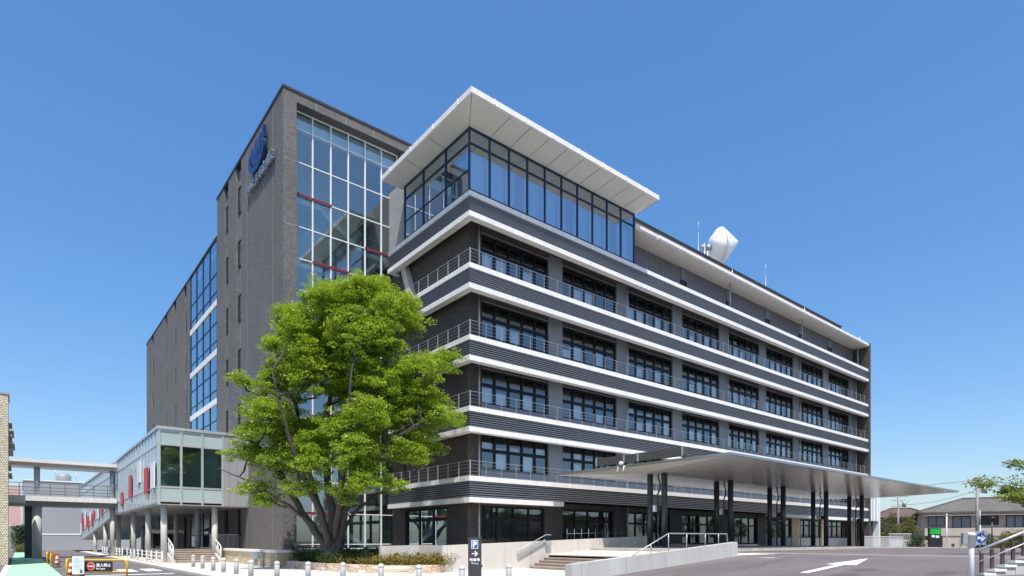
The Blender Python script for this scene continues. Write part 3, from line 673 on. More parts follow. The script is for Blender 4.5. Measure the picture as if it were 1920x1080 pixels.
def slot(y0, y1, ztop):
    p = MB(); p.box(XT+.22,XT+.38,y0,y1,.9,ztop)
    so_ = p.build('slot_panel','louvre',H)
    for k in range(0,7):
        zb = (T[k] if 0 < k < 6 else (1.1 if k == 0 else 25.6))+.85
        if zb+2.05 > ztop: break
        m = MB(); m.box(XT+.16,XT+.219,y0+.05,y0+.13,zb,zb+2.0); m.box(XT+.16,XT+.219,y1-.13,y1-.05,zb,zb+2.0); m.box(XT+.16,XT+.219,y0+.13,y1-.13,zb+1.92,zb+2.0); m.box(XT+.16,XT+.219,y0+.13,y1-.13,zb,zb+.08)
        wo = m.build('slot_window','bronze',H); q = MB(); q.quad((XT+.2,y1-.1,zb+.05),(XT+.2,y0+.1,zb+.05),(XT+.2,y0+.1,zb+1.95),(XT+.2,y1-.1,zb+1.95)); q.build('glass','glasswing',wo)
slot(47.44,48.87,ZT-.3); slot(50.99,52.27,ZT-.3)
# wing behind the tower
ZW = 26.9; WY0, WY1, WYE = 54.47, 64.58, 90.4
slits = [(66.9,.55),(72.0,.6),(77.0,.6),(85.8,.7)]
wg = MB(); ya = WY1
for y, hw in slits: wg.box(XT,XT+.4,ya,y-hw,.6,ZW); ya = y+hw
wg.box(XT,XT+.4,ya,WYE,.6,ZW); wg.box(XT+.4,30,WYE-.4,WYE,.6,ZW); wg.box(XT+.4,XT+.5,WY1+.5,WYE-.4,ZW-.5,ZW); wg.box(XT+.4,30,55,WYE-.4,ZW-.9,ZW-.5,1)
wg.build('wing_wall',['tile','grime'],H)
cp = MB(); cp.box(XT-.05,XT+.5,WY0+.06,WYE+.05,ZW,ZW+.14); cp.build('wing_coping','band',H)
for y, hw in slits: slot(y-hw, y+hw, ZW-.3)
fr = MB(); n = 4
for i in range(n+1): y = WY0+(WY1-WY0)*i/n; fr.box(XT-.02,XT+.10,max(y-.05,WY0+.002),min(y+.05,WY1-.002),1.0,ZW)
for k in range(0,6):
    z = T[k] if k else 1.1
    for dz_ in (.95, 2.5): fr.box(XT,XT+.08,WY0+.06,WY1-.06,z+dz_-.05,z+dz_+.05)
fo = fr.build('curtain_wall_frame','navy',H)
q = MB(); q.quad((XT+.04,WY1,1.0),(XT+.04,WY0,1.0),(XT+.04,WY0,ZW),(XT+.04,WY1,ZW)); q.build('glass','glasswing',fo)
q = MB()
for k in range(1,6): q.box(XT-.05,XT+.02,WY0+.06,WY1-.06,T[k]-.25,T[k]+.22)
q.build('white_spandrel','white',H)
ii = MB(); ii.box(17,17.3,WY0,WYE-1,.9,ZW-1)
for k in range(1,6): ii.box(XT+.3,17,WY0+.1,WY1,T[k]-.6,T[k]-.1)
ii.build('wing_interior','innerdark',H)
# tower glazing and the stairs behind it
YG = 38.95; TX0, TX1 = 13.62, 21.16
mx_ = [TX0+.06+(TX1-TX0-.12)*i/6 for i in range(7)]
tz = [29.38,28.24,26.1]+[24.0-2.06*i for i in range(12)]
tz = [z for z in tz if z > 1.2]+[1.05]
fr = MB()
for x in mx_: fr.box(x-.035,x+.035,YG-.09,YG+.05,1.0,29.42)
redset = {(24.0,0),(24.0,1),(19.88,1),(19.88,2),(21.94,4),(21.94,5),(9.58,3),(9.58,4),(3.40,0),(3.40,1),(3.40,2)}
runs = {}
for z in tz:
    for i in range(6):
        if (round(z,2),i) in redset: runs.setdefault(z,[]).append(i)
        fr.box(mx_[i]+.035,mx_[i+1]-.035,YG-.06,YG+.04,z-.03,z+.03)
fo = fr.build('tower_glazing_frame','whitemetal',H)
for z, ii_ in runs.items(): MB().box(mx_[ii_[0]]-.03,mx_[ii_[-1]+1]+.03,YG-.13,YG-.092,z-.07,z+.07).build('red_transom','darkred',fo)
q = MB(); q.quad((TX0,YG,1.0),(TX1,YG,1.0),(TX1,YG,29.42),(TX0,YG,29.42)); q.build('tower_glass','glasstower',fo)
hs = MB(); hs.box(13.2,24.6,44.2,44.5,.9,29.6); hs.box(24.0,24.3,39.6,44.2,.9,29.6); hs.box(13.62,24.6,39.5,44.2,29.42,29.7); hs.box(13.62,24,39.3,44.2,.5,1.0)
hs.build('stair_hall','stairwall',H)
q = MB(); q.box(TX0+.05,TX1-.05,YG+.25,YG+.28,28.26,29.40); q.build('ceiling_bulkhead','curtain',H)
sf = MB(); sr = MB(); lv = [24.0-2.06*i for i in range(12) if 24.0-2.06*i > 1.0]
for i, z in enumerate(lv):
    left = i % 2 == 0
    xa, xb = (13.65,15.8) if left else (19.0,23.9)
    sf.box(xa,xb,39.4,43.6,z-.28,z)
    for j in range(12):
        xx = xa+(xb-xa)*(j+.5)/12; sr.box(xx-.012,xx+.012,39.42,39.45,z,z+1.0)
    sr.box(xa,xb,39.41,39.46,z+1.0,z+1.05)
    if i+1 < len(lv):
        z2 = lv[i+1]; ys_ = (39.5,41.0) if left else (41.6,43.1)
        pa, pb = ((15.8,z),(19.0,z2)) if left else ((19.0,z),(15.8,z2))
        A = Vector((pa[0],ys_[0],pa[1])); B = Vector((pb[0],ys_[0],pb[1]))
        sf.hexa([(pa[0],ys_[0],pa[1]-.38),(pb[0],ys_[0],pb[1]-.38),(pb[0],ys_[1],pb[1]-.38),(pa[0],ys_[1],pa[1]-.38)],[(pa[0],ys_[0],pa[1]-.02),(pb[0],ys_[0],pb[1]-.02),(pb[0],ys_[1],pb[1]-.02),(pa[0],ys_[1],pa[1]-.02)])
        for j in range(14):
            p = A.lerp(B,(j+.5)/14); sr.box(p.x-.012,p.x+.012,ys_[0]-.02,ys_[0]+.01,p.z,p.z+.95)
        sr.bar(A+Vector((0,0,.97)),B+Vector((0,0,.97)),.05,.05)
sf.build('staircase','stringer',H); sr.build('stair_railing','steel',H)
# emblem and lettering on the flank of the tower
em = MB(); cy, cz = 42.8, 27.92
def face_prism(mb, pts, d0, d1):                                               # points as (to the right, up) on the flank, right = -y
    n = len(pts); vs = [(XT-d0,cy-a*.92,cz+b*.80) for a,b in pts]+[(XT-d1,cy-a*.92,cz+b*.80) for a,b in pts]
    mb.add(vs, [tuple(range(n)),tuple(range(n,2*n))[::-1]]+[(i,n+i,n+(i+1)%n,(i+1)%n) for i in range(n)])
def arc(r, cx_, cy_, a0, a1, n, ky=1.0): return [(cx_+r*math.cos(math.radians(a0+(a1-a0)*i/n)), cy_+ky*r*math.sin(math.radians(a0+(a1-a0)*i/n))) for i in range(n+1)]
face_prism(em, arc(1.85,0,0,150,395,26,.72)+arc(1.42,-.05,.16,390,158,22,.72), .12, .32)
face_prism(em, [(-1.5,.75),(-1.05,1.15),(-.55,.30),(-.35,-.75),(-.75,-.55),(-1.3,.1)], .12, .30)
face_prism(em, [(-.45,.95),(.05,1.35),(.30,.25),(.28,-.85),(-.15,-.88),(-.30,.2)], .12, .30)
face_prism(em, [(.50,1.05),(1.0,1.30),(1.05,.2),(.72,-.70),(.42,-.75),(.50,.2)], .12, .30)
face_prism(em, [(1.25,.55),(1.45,1.5),(1.80,1.5),(1.75,.55)], .12, .30)
em.build('emblem','blue',H)
le = MB(); text_into(le, 'さいたま市立病院', .76, (XT-.10,45.6,26.18), (0,-1,0), (0,0,1), .14, 0, .012)
le.build('sign_lettering','silver',H)

# ---------------------------------------------------------------- entrance canopy
CX0, CX1, CY0, CY1 = 26.0, 61.6, 15.45, 27.4
CN = thing('entrance_canopy', (28.4, 21.5, 1.1), 'long flat steel canopy on paired dark columns over the hospital drop-off', 'canopy')
zt, ze, zm = 5.80, 5.67, 5.44
r = MB(); r.add([(CX0,CY0,ze),(CX1,CY0,ze),(CX1,CY1,ze),(CX0,CY1,ze),(CX0,CY0,zt),(CX1,CY0,zt),(CX1,CY1,zt),(CX0,CY1,zt)],
      [(4,5,6,7),(0,1,5,4),(1,2,6,5),(2,3,7,6),(3,0,4,7)])
r.build('canopy_roof','fascia',CN)
u = MB(); YM = 21.5; IX0, IX1 = CX0+1.5, CX1-1.5
u.add([(CX0+.06,CY0+.06,ze-.003),(CX1-.06,CY0+.06,ze-.003),(CX1-.06,CY1-.06,ze-.003),(CX0+.06,CY1-.06,ze-.003),(IX0,YM,zm),(IX1,YM,zm)],
      [(0,4,5,1),(1,5,2),(2,5,4,3),(3,4,0)])
uo = u.build('canopy_soffit','metalsoffit',CN)
gb = MB(); gb.box(26.55,26.85,18.4,24.6,zt+.22,zt+.66); 
for y in (18.5,21.4,22.4,24.5): gb.box(26.58,26.82,y-.05,y+.05,zt,zt+.22); gb.box(26.50,26.549,y-.04,y+.04,zt+.2,zt+.68,1)
gb.build('upstand_beam',['header','steel'],CN)
cl = []
for i in range(5):
    xx = 28.4+6.92*i
    zb = zdrive(xx,21.5)+.15
    for yy in (22.0,21.0):
        m = MB(); m.lathe((xx,yy,zb),[(.17,0),(.17,zm+.01-zb)],20); co = m.build('canopy_column','darkcol',CN)
        m = MB(); m.lathe((xx,yy,zb+.004),[(.24,0),(.24,.03)],20); m.build('base_plate','steel',co)
    m = MB(); m.tube([(xx+.1,21.5,zm+.1),(xx+.1,21.5,zm-.25),(xx+.28,21.5,zm-.55),(xx+.28,21.5,zm-.8),(xx+.05,21.5,zm-1.15),(xx+.05,21.5,zb+.25),(xx+.12,21.5,zb+.05)],.045,8)
    m.box(xx-.08,xx+.18,21.58,21.75,zb+2.1,zb+2.45,1); m.box(xx-.05,xx+.05,21.2,21.4,zb+2.1,zb+2.4,2)
    m.build('drain_pipe',['darkcol','whitemetal','rubber'],CN)
m = MB(); m.tube([(25.96,21.9,5.75),(25.9,21.9,5.45)],.03,6); m.tube([(25.96,22.3,5.75),(25.9,22.35,5.45)],.03,6); m.lathe((25.95,22.1,5.85),[(.13,0),(.13,.1),(.05,.16)],10); m.build('floodlight','whitemetal',CN)

# ---------------------------------------------------------------- link bridge (glazed corridor on columns)
LB = thing('link_bridge', (9.0, 46.0, .1), 'glazed corridor raised on round concrete columns beside the brown tile tower', 'link bridge')
LX0, LX1, LY0, LZ0, LZ1 = 7.08, 11.05, 45.56, 4.08, 9.12
def lx(y): return LX0 if y < 67 else LX0-(y-67)*.012
def lz(y): return LZ0 if y < 69 else max(1.75, LZ0-(y-69)*.075)
sg = [45.56,67,69,74,80,86,92,98,104]
fl = MB(); rfm = MB()
for a,b in zip(sg[:-1],sg[1:]):
    fl.hexa([(lx(a)+.02,a,lz(a)-.10),(XT-.01,a,lz(a)-.10),(XT-.01,b,lz(b)-.10),(lx(b)+.02,b,lz(b)-.10)],[(lx(a)+.02,a,lz(a)+.12),(XT-.01,a,lz(a)+.12),(XT-.01,b,lz(b)+.12),(lx(b)+.02,b,lz(b)+.12)])
    rfm.hexa([(lx(a)-.06,a,LZ1-.12),(XT-.01,a,LZ1-.12),(XT-.01,b,LZ1-.12),(lx(b)-.06,b,LZ1-.12)],[(lx(a)-.06,a,LZ1+.06),(XT-.01,a,LZ1+.06),(XT-.01,b,LZ1+.06),(lx(b)-.06,b,LZ1+.06)])
fl.build('floor','panel',LB); rfm.box(LX0-.06,XT-.01,LY0-.08,LY0-.001,LZ1-.12,LZ1+.06); rfm.build('roof','alu',LB)
fm = MB()
xsn = [LX0+.08+(LX1-LX0-.08)*i/3 for i in range(4)]
for x in xsn: fm.box(x-.07,x+.07,LY0-.02,LY0+.12,LZ0-.1,LZ1-.12)
for z in (LZ0+.02,5.17,8.0,LZ1-.2):
    for a,b in zip(xsn[:-1],xsn[1:]): fm.box(a+.07,b-.07,LY0,LY0+.1,z-.06,z+.06)
fo = fm.build('end_frame','alu',LB)
q = MB(); q.quad((xsn[0],LY0+.05,LZ0+.05),(xsn[3],LY0+.05,LZ0+.05),(xsn[3],LY0+.05,LZ1-.15),(xsn[0],LY0+.05,LZ1-.15)); q.build('glass','glassgreen',fo)
for a,b in zip(xsn[:-1],xsn[1:]):
    q = MB(); q.quad((a+.07,LY0+.03,LZ0+.1),(b-.07,LY0+.03,LZ0+.1),(b-.07,LY0+.03,5.1),(a+.07,LY0+.03,5.1)); q.build('frosted_panel','frosted',fo)
    q = MB(); q.quad((a+.07,LY0+.03,8.06),(b-.07,LY0+.03,8.06),(b-.07,LY0+.03,LZ1-.26),(a+.07,LY0+.03,LZ1-.26)); q.build('frosted_panel','frosted',fo)
m = MB(); m.box(LX1+.07,XT-.005,LY0-.01,LY0+.2,LZ0-.02,LZ1-.12); m.box(LX1+.40,LX1+.43,LY0-.025,LY0-.012,LZ0,LZ1-.12,1); m.box(LX1+.9,LX1+.92,LY0-.02,LY0-.012,LZ0,LZ1-.12,1); m.build('metal_panel',['panel','seam'],LB)
# long side facing the road
fm = MB(); y = LY0+.2; ysl = []
while y < 103: ysl.append(y); y += 1.35 if y < 67 else 1.6
for y in ysl: fm.box(lx(y)-.02,lx(y)+.08,y-.03,y+.03,lz(y)-.1,LZ1-.12)
for a,b in zip(ysl[:-1],ysl[1:]):
    for h in (.05,1.10): fm.bar((lx(a)+.03,a+.03,lz(a)+h),(lx(b)+.03,b-.03,lz(b)+h),.07,.07)
    fm.bar((lx(a)+.03,a+.03,8.0),(lx(b)+.03,b-.03,8.0),.07,.08)
fo = fm.build('side_frame','alu',LB)
q = MB(); pn = MB()
for a,b in zip(sg[:-1],sg[1:]):
    q.quad((lx(b)+.05,b,lz(b)+.05),(lx(a)+.05,a,lz(a)+.05),(lx(a)+.05,a,LZ1-.15),(lx(b)+.05,b,LZ1-.15))
for a,b in zip(ysl[:-1],ysl[1:]):
    pn.quad((lx(b)+.09,b,lz(b)+.08),(lx(a)+.09,a,lz(a)+.08),(lx(a)+.09,a,lz(a)+1.06),(lx(b)+.09,b,lz(b)+1.06))
q.build('glass','glassgreen',fo); pn.build('spandrel_panel','panel',fo)
for (y,z,h,c) in ((57.9,5.15,1.75,'red'),(53.3,5.95,1.6,'whitemetal'),(50.0,4.95,1.85,'red'),(47.2,5.15,1.75,'whitemetal'),(63.0,4.7,1.1,'red'),
                  (72.5,4.75,.8,'red'),(75.5,5.0,.7,'whitemetal'),(78.5,4.4,.8,'red'),(82,4.0,1.5,'whitemetal'),(86,4.2,.9,'red'),(88,3.3,1.5,'red'),(90.2,4.0,1.0,'whitemetal'),(92.4,3.0,1.6,'red'),(94.5,3.5,1.3,'red'),(96.5,3.6,1.8,'whitemetal'),(98.5,2.8,1.6,'red'),(100.5,3.3,2.0,'red'),(102.3,2.4,1.5,'whitemetal')):
    wd = 1.5 if y < 67 else 1.25
    m = MB(); m.box(lx(y)-.09,lx(y)-.03,y-wd/2,y+wd/2,z,z+h); m.build('coloured_panel',c,LB)
m = MB(); m.box(LX1+.2,XT-.3,48,103,LZ0+.1,LZ1-.2); m.build('inner_wall','stairwall',LB)
for (x,y) in ((7.55,46.3),(7.55,52.6),(7.55,60.2),(7.45,69.3),(7.2,78),(7.1,88),(10.7,46.3),(10.9,52.6),(10.9,61.0),(10.9,70),(10.8,79),(10.8,88)):
    m = MB(); m.lathe((x,y,.05),[(.195,0),(.195,lz(y)-.15)],20); m.build('column','concplain',LB)

# covered walkway from the left block to the link bridge
WK = thing('covered_walkway', (1.3, 67.5, 0), 'open walkway deck with flat white roof joining the cream tile block to the glazed corridor', 'walkway')
m = MB(); m.box(-2.2,7.0,66.4,69.6,8.35,8.62); m.box(-2.2,6.9,66.9,69.2,8.05,8.35,1); m.build('roof',['white','soffit'],WK)
m = MB(); m.box(-2.2,7.0,66.4,69.6,5.02,5.45); m.box(-2.2,7.0,66.9,69.2,4.6,5.02,1); m.build('deck',['white','panel'],WK)
for x,rr in ((1.2,.35),(6.75,.2)):
    m = MB(); m.lathe((x,67.3,0),[(rr,0),(rr,4.6)],18); m.build('lower_column','concplain',WK)
    m = MB(); m.lathe((x,67.3,5.45),[(.22,0),(.22,2.6)],16); m.build('upper_column','steel',WK)
m = MB(); m.box(.35,1.0,68.6,69.2,0,4.6); m.build('rear_pier','darkcol',WK)
m = MB(); x = -2.1
while x < 6.9: m.box(x-.03,x+.03,66.47,66.53,5.45,6.55); x += 1.05
for z in (6.55,6.2,5.9,5.65): m.box(-2.1,6.9,66.48,66.52,z-.028,z+.028)
m.build('railing','railgrey',WK)

# ---------------------------------------------------------------- left block, far buildings
CB = thing('tile_building', (-.56, 50.6, 0), 'cream tiled block cut off at the left edge beside the green path', 'building')
m = MB(); m.box(-14,-.56,50.6,53.4,0,11.0); m.build('wall','cream',CB)
m = MB(); m.box(-14.05,-.50,50.55,53.45,11.0,11.12); m.build('coping','panel',CB)
m = MB(); m.box(-14,-.75,53.45,64,0,10.2); m.build('rear_wall','tiledark',CB)
for z,dx_ in ((10.0,.35),(9.45,.45),(9.05,.35),(8.5,.5),(8.05,.4),(6.9,.3),(6.3,.35)):
    m = MB(); m.box(-.75,-.75+dx_,56,60,z,z+.12); m.build('ledge','concplain',CB)
m = MB(); m.box(-.75,.35,56.6,62,4.35,4.9); m.build('balcony_ledge','concplain',CB)
FH = thing('grey_hall', (-5, 118, 0), 'plain grey clad hall with a rooftop water tank behind the walkway', 'hall')
m = MB(); m.box(.5,13,118,140,0,10.7); m.build('wall','farwall',FH)
m = MB(); m.box(.4,13.1,117.9,140.1,10.7,10.9); m.box(.5,13,117.95,117.998,2.4,2.6); m.build('trim','whitemetal',FH)
m = MB(); m.lathe((5.6,122,10.9),[(1.0,0),(1.0,1.1),(.7,1.45),(.1,1.6)],14); m.build('water_tank','panel',FH)
m = MB(); m.tube([(4.4,120,10.9),(4.4,120,13)],.06,6); m.tube([(7.2,121,10.9),(7.2,121,12.6)],.06,6); m.build('mast','steel',FH)
PK = thing('pink_building', (-5, 135, 0), 'pale pink rendered building with grey base seen under the walkway', 'building')
m = MB(); m.box(-14,.2,135,150,3.6,11); m.build('wall','pink',PK)
m = MB(); m.box(-14.05,.25,134.95,150,0,3.6); m.build('base','panel',PK)
m = MB(); m.box(-4.4,-3.6,134.8,134.94,3.7,11); m.box(-14,.2,134.88,134.98,4.0,4.15); m.build('pilaster','whitemetal',PK)

# ---------------------------------------------------------------- steps, walls, handrails by the link bridge
ST = thing('entrance_steps', (9.3, 44.9, .1), 'brown stone steps with white handrails under the glazed corridor', 'steps')
m = MB()
for i in range(6): m.box(7.95,10.6,44.9+i*.32,47.6,.10+i*.15,.10+(i+1)*.15); m.box(7.95,10.6,44.87+i*.32,44.9+i*.32,.205+i*.15,.245+i*.15)
m.box(7.95,XT-.02,47.6,54,.1,1.0); m.build('treads','step',ST)
for x in (7.72,10.62):
    m = MB(); m.hexa([(x,44.6,.1),(x+.22,44.6,.1),(x+.22,47.8,.1),(x,47.8,.1)],[(x,44.6,.28),(x+.22,44.6,.28),(x+.22,47.8,1.18),(x,47.8,1.18)]); m.build('side_kerb','concrete2',ST)
    m = MB(); xc = x+.11
    for f in (0,.25,.5,.75,1): y = 44.8+f*2.8; z = .30+f*.85; m.tube([(xc,y,z),(xc,y,z+.95)],.025,6)
    for h in (.95,.55): m.tube([(xc,44.8,.30+h),(xc,47.6,1.15+h)],.032 if h > .9 else .02,8)
    m.tube([(xc,44.8,1.25),(xc,44.65,1.1),(xc,44.65,.3)],.025,6)
    for j in range(16): f = (j+.5)/16; m.tube([(xc,44.8+f*2.8,.30+f*.85),(xc,44.8+f*2.8,.85+f*.85)],.010,5)
    m.build('handrail','whitemetal',ST)
TR = thing('terrace_wall', (11.2, 40, .1), 'low tan wall with white coping around the foot of the tile tower', 'wall')
m = MB(); m.box(11.1,11.4,34.2,45.2,.1,.92); m.box(11.4,XT+.6,34.2,34.5,.1,.92); m.box(11.4,13.0,34.5,45.2,.1,.80); m.build('wall','bricklow',TR)
m = MB(); m.box(11.0,11.5,34.1,45.2,.92,1.06); m.box(11.5,XT+.6,34.1,34.6,.92,1.06); m.build('coping','white',TR)
FN = thing('landing_fence', (11.6, 49, 1.0), 'grey vertical-bar fence on the landing in front of the dark doorway', 'fence')
m = MB()
for j in range(24): x = 10.7+j*.085; m.box(x-.012,x+.012,47.7,47.73,1.0,2.0)
m.box(10.7,12.7,47.69,47.74,2.0,2.05); m.box(10.7,12.7,47.69,47.74,1.08,1.12); m.build('bars','steel',FN)
RW = thing('ramp_wall', (15.74, 24.5, .1), 'fair-faced concrete wall of the ramp running behind the parking pylon', 'wall')
m = MB()
m.hexa([(15.74,24.5,0),(31.4,24.5,0),(31.4,24.75,0),(15.74,24.75,0)],[(15.74,24.5,1.37),(31.4,24.5,1.88),(31.4,24.75,1.88),(15.74,24.75,1.37)])
m.hexa([(15.74,24.752,0),(15.99,24.752,0),(15.99,26.6,0),(15.74,26.6,0)],[(15.74,24.752,1.36),(15.99,24.752,1.36),(15.99,26.6,1.38),(15.74,26.6,1.38)])
m.hexa([(13.6,26.602,0),(15.99,26.602,0),(15.99,26.85,0),(13.6,26.85,0)],[(13.6,26.602,1.34),(15.99,26.602,1.38),(15.99,26.85,1.38),(13.6,26.85,1.34)])
m.build('wall','concrete',RW)
m = MB(); m.hexa([(15.99,24.75,0),(31.4,24.75,0),(31.4,28.0,0),(15.99,28.0,0)],[(15.99,24.75,.9),(31.4,24.75,1.3),(31.4,28,1.3),(15.99,28,.9)]); m.build('ramp_floor','fore',RW)
m = MB(); 
for j in range(12): x = 24.6+j*.6; m.tube([(x,25.0,1.2),(x,25.0,2.28+.012*j)],.014,6)
m.tube([(24.6,25.0,2.0),(31.3,25.0,2.15)],.012,6); m.build('railing','railgrey',RW)
HR = thing('wall_handrail', (21.6, 24.3, .9), 'sloping grey handrail with a flat panel fixed to the concrete wall above the steps', 'handrail')
m = MB(); m.tube([(20.35,24.36,.95),(20.35,24.36,1.08),(22.35,24.36,1.92),(22.75,24.36,1.92)],.025,8); m.tube([(20.6,24.36,1.17),(20.6,24.47,1.1)],.015,6); m.tube([(21.6,24.36,1.58),(21.6,24.47,1.5)],.015,6); m.build('rail','steel',HR)
m = MB(); m.bar((20.35,24.40,.78),(22.35,24.40,1.62),.03,.14); m.box(22.35,22.75,24.3,24.45,1.35,1.5); m.build('panel','steel',HR)
PS = thing('plaza_steps', (22, 19, .1), 'wide brown stone steps rising from the pale plaza to the canopy forecourt', 'steps')
m = MB()
for i in range(5): m.box(21.3+i*.35,22.72,13.22,24.48,.05,.10+(i+1)*.146); m.box(21.27+i*.35,21.3+i*.35,13.22,24.48,.10+(i+1)*.146-.05,.10+(i+1)*.146-.003)
m.build('treads','step',PS)
LW = thing('sloping_wall', (18, 13, .4), 'low pale concrete wall with sloping top beside the driveway', 'wall')
m = MB(); m.hexa([(12.9,12.92,-.2),(22.25,12.92,-.2),(22.25,13.2,-.2),(12.9,13.2,-.2)],[(12.9,12.92,.90),(22.25,12.92,1.56),(22.25,13.2,1.56),(12.9,13.2,.90)]); m.build('wall','concrete2',LW)
m = MB(); zz = lambda x: .90+(x-12.9)*.0706
m.tube([(15.9,13.06,zz(15.9)),(17.9,13.06,zz(17.9)+.62),(21.7,13.06,zz(21.7)+.36),(21.75,13.06,zz(21.7)+.02)],.022,8)
for x,h in ((16.9,.31),(17.9,.62),(19.0,.54),(20.2,.46),(21.1,.4)): m.tube([(x,13.06,zz(x)),(x,13.06,zz(x)+h)],.02,6)
m.build('handrail','steel',LW)

# ---------------------------------------------------------------- planter and the big tree
PL = thing('stone_planter', (12.4, 28, .1), 'low rubble stone planter around the big tree', 'planter')
edge = [(11.45,33.9),(11.55,31),(11.75,28.6),(12.1,26.7),(12.7,25.2),(13.6,24.25),(15.0,23.9),(15.72,24.2)]
inn = [(x+.32,y+.12) for x,y in edge]
m = MB()
for i in range(len(edge)-1):
    a,b,c,d = edge[i],edge[i+1],inn[i+1],inn[i]
    m.hexa([(a[0],a[1],.1),(b[0],b[1],.1),(c[0],c[1],.1),(d[0],d[1],.1)],[(a[0]+.05,a[1],.48),(b[0]+.05,b[1],.48),(c[0],c[1],.48),(d[0],d[1],.48)])
m.build('stone_edge','stone',PL)
m = MB(); m.prism(inn[:-1]+[(15.7,26.5),(19,29),(19,36),(13.4,36),(12.0,34)], .1, .42); m.build('soil','soil',PL)
m = MB()
for i in range(520):
    f = random.random(); j = random.randrange(len(inn)-2); p = Vector(inn[j]).lerp(Vector(inn[j+1]), f)
    dd = random.random()**1.3*1.9; x = p.x+.12+dd*.8; y = p.y+dd*.45
    if y > 30.5: continue
    m.leaves((x,y,.50+(.12+.28*min(1,dd))*random.random()),(.24,.24,.22),24,.13,.2)
tag(m.build('rusty_shrubs','leafrust'), 'mass of reddish and yellow-green low shrubs along the stone planter edge', 'shrubs', kind='stuff')
m = MB()
for i in range(900):
    x = random.uniform(11.8,17.5); y = random.uniform(27.6,35.6)
    if x < 13.0 and y < 28.6: continue
    m.leaves((x,y,.55+.42*random.random()),(.30,.30,.26),22,.13,.3)
tag(m.build('dark_shrubs','leafdark'), 'dark green low shrubs in the shade behind the tree trunk', 'shrubs', kind='stuff')

TB = Vector((12.62, 30.15, .40))
TRE = thing('broadleaf_tree', TB, 'big spreading bright green tree with several leaning trunks in front of the tower', 'tree')
def tp(a, b, z): return TB+RT*a+AX*b+Vector((0,0,z-.40))
limbs = [
 [(-.15,0,.3,.42),(-.45,-.05,1.5,.30),(-1.25,-.3,2.7,.25),(-2.0,-.5,4.0,.20),(-2.7,-.7,5.4,.15),(-3.6,-.9,6.5,.09),(-4.6,-1.0,7.0,.04)],
 [(-.1,.2,.3,.40),(-.35,.4,1.8,.26),(-1.0,.7,3.6,.20),(-1.7,1.0,6.0,.15),(-2.3,1.2,8.5,.11),(-3.2,1.3,11.0,.07),(-3.7,1.2,12.9,.03)],
 [(0,0,.3,.45),(.02,-.1,1.8,.33),(.05,-.3,3.6,.27),(-.25,-.5,6.0,.21),(-.1,-.4,8.6,.15),(.5,-.2,11.5,.09),(1.2,0,14.6,.03)],
 [(.12,.2,.3,.42),(.28,.3,1.9,.29),(.55,.7,4.0,.22),(1.0,1.2,7.0,.16),(1.9,1.4,10.0,.10),(3.0,1.5,12.6,.04)],
 [(.2,-.1,.3,.38),(.42,-.2,2.0,.26),(1.0,-.6,3.7,.20),(2.1,-1.1,5.2,.15),(3.4,-1.4,6.6,.10),(4.9,-1.6,7.5,.04)],
 [(.3,.1,1.8,.16),(1.0,.3,3.0,.13),(2.0,.4,3.9,.09),(3.2,.4,4.5,.05),(4.1,.3,4.9,.025)],
 [(0,-.25,1.2,.26),(-.35,-1.1,3.0,.20),(-.9,-2.2,5.0,.15),(-1.4,-3.0,7.2,.09),(-1.8,-3.4,9.5,.04)],
 [(.2,-.3,1.6,.22),(.8,-1.4,3.8,.17),(1.4,-2.6,6.2,.12),(1.8,-3.2,8.8,.08),(2.0,-3.2,11.2,.03)],
 [(-.9,-.2,2.4,.14),(-2.2,-1.2,3.6,.10),(-3.8,-1.6,4.6,.06),(-5.2,-1.6,5.2,.025)],
 [(-2.0,1.1,7.5,.10),(-3.4,.6,9.0,.06),(-5.0,.3,9.7,.025)],
 [(1.0,1.2,7.2,.12),(2.6,.2,9.0,.08),(4.0,-.2,10.0,.05),(5.3,-.4,10.4,.02)],
]
trk = MB(); nodes = []
fl_ = MB()
for L in limbs:
    P = [tp(a,b,z) for a,b,z,r_ in L]; R_ = [q_[3]*.74 for q_ in L]
    fine = []; fr_ = []
    for i in range(len(P)-1):
        for s_ in range(4):
            f = s_/4; fine.append(P[i].lerp(P[i+1],f)+Vector((random.gauss(0,.03),random.gauss(0,.03),0))); fr_.append(R_[i]+(R_[i+1]-R_[i])*f)
    fine.append(P[-1]); fr_.append(R_[-1]); trk.tube(fine, fr_, 10)
    nodes += [(p_,r_) for p_,r_ in zip(fine,fr_) if p_.z > 3.0]
trk.lathe(TB+Vector((0,0,-.1)),[(.80,0),(.62,.35),(.52,.8),(.42,1.3),(.2,1.8)],16)
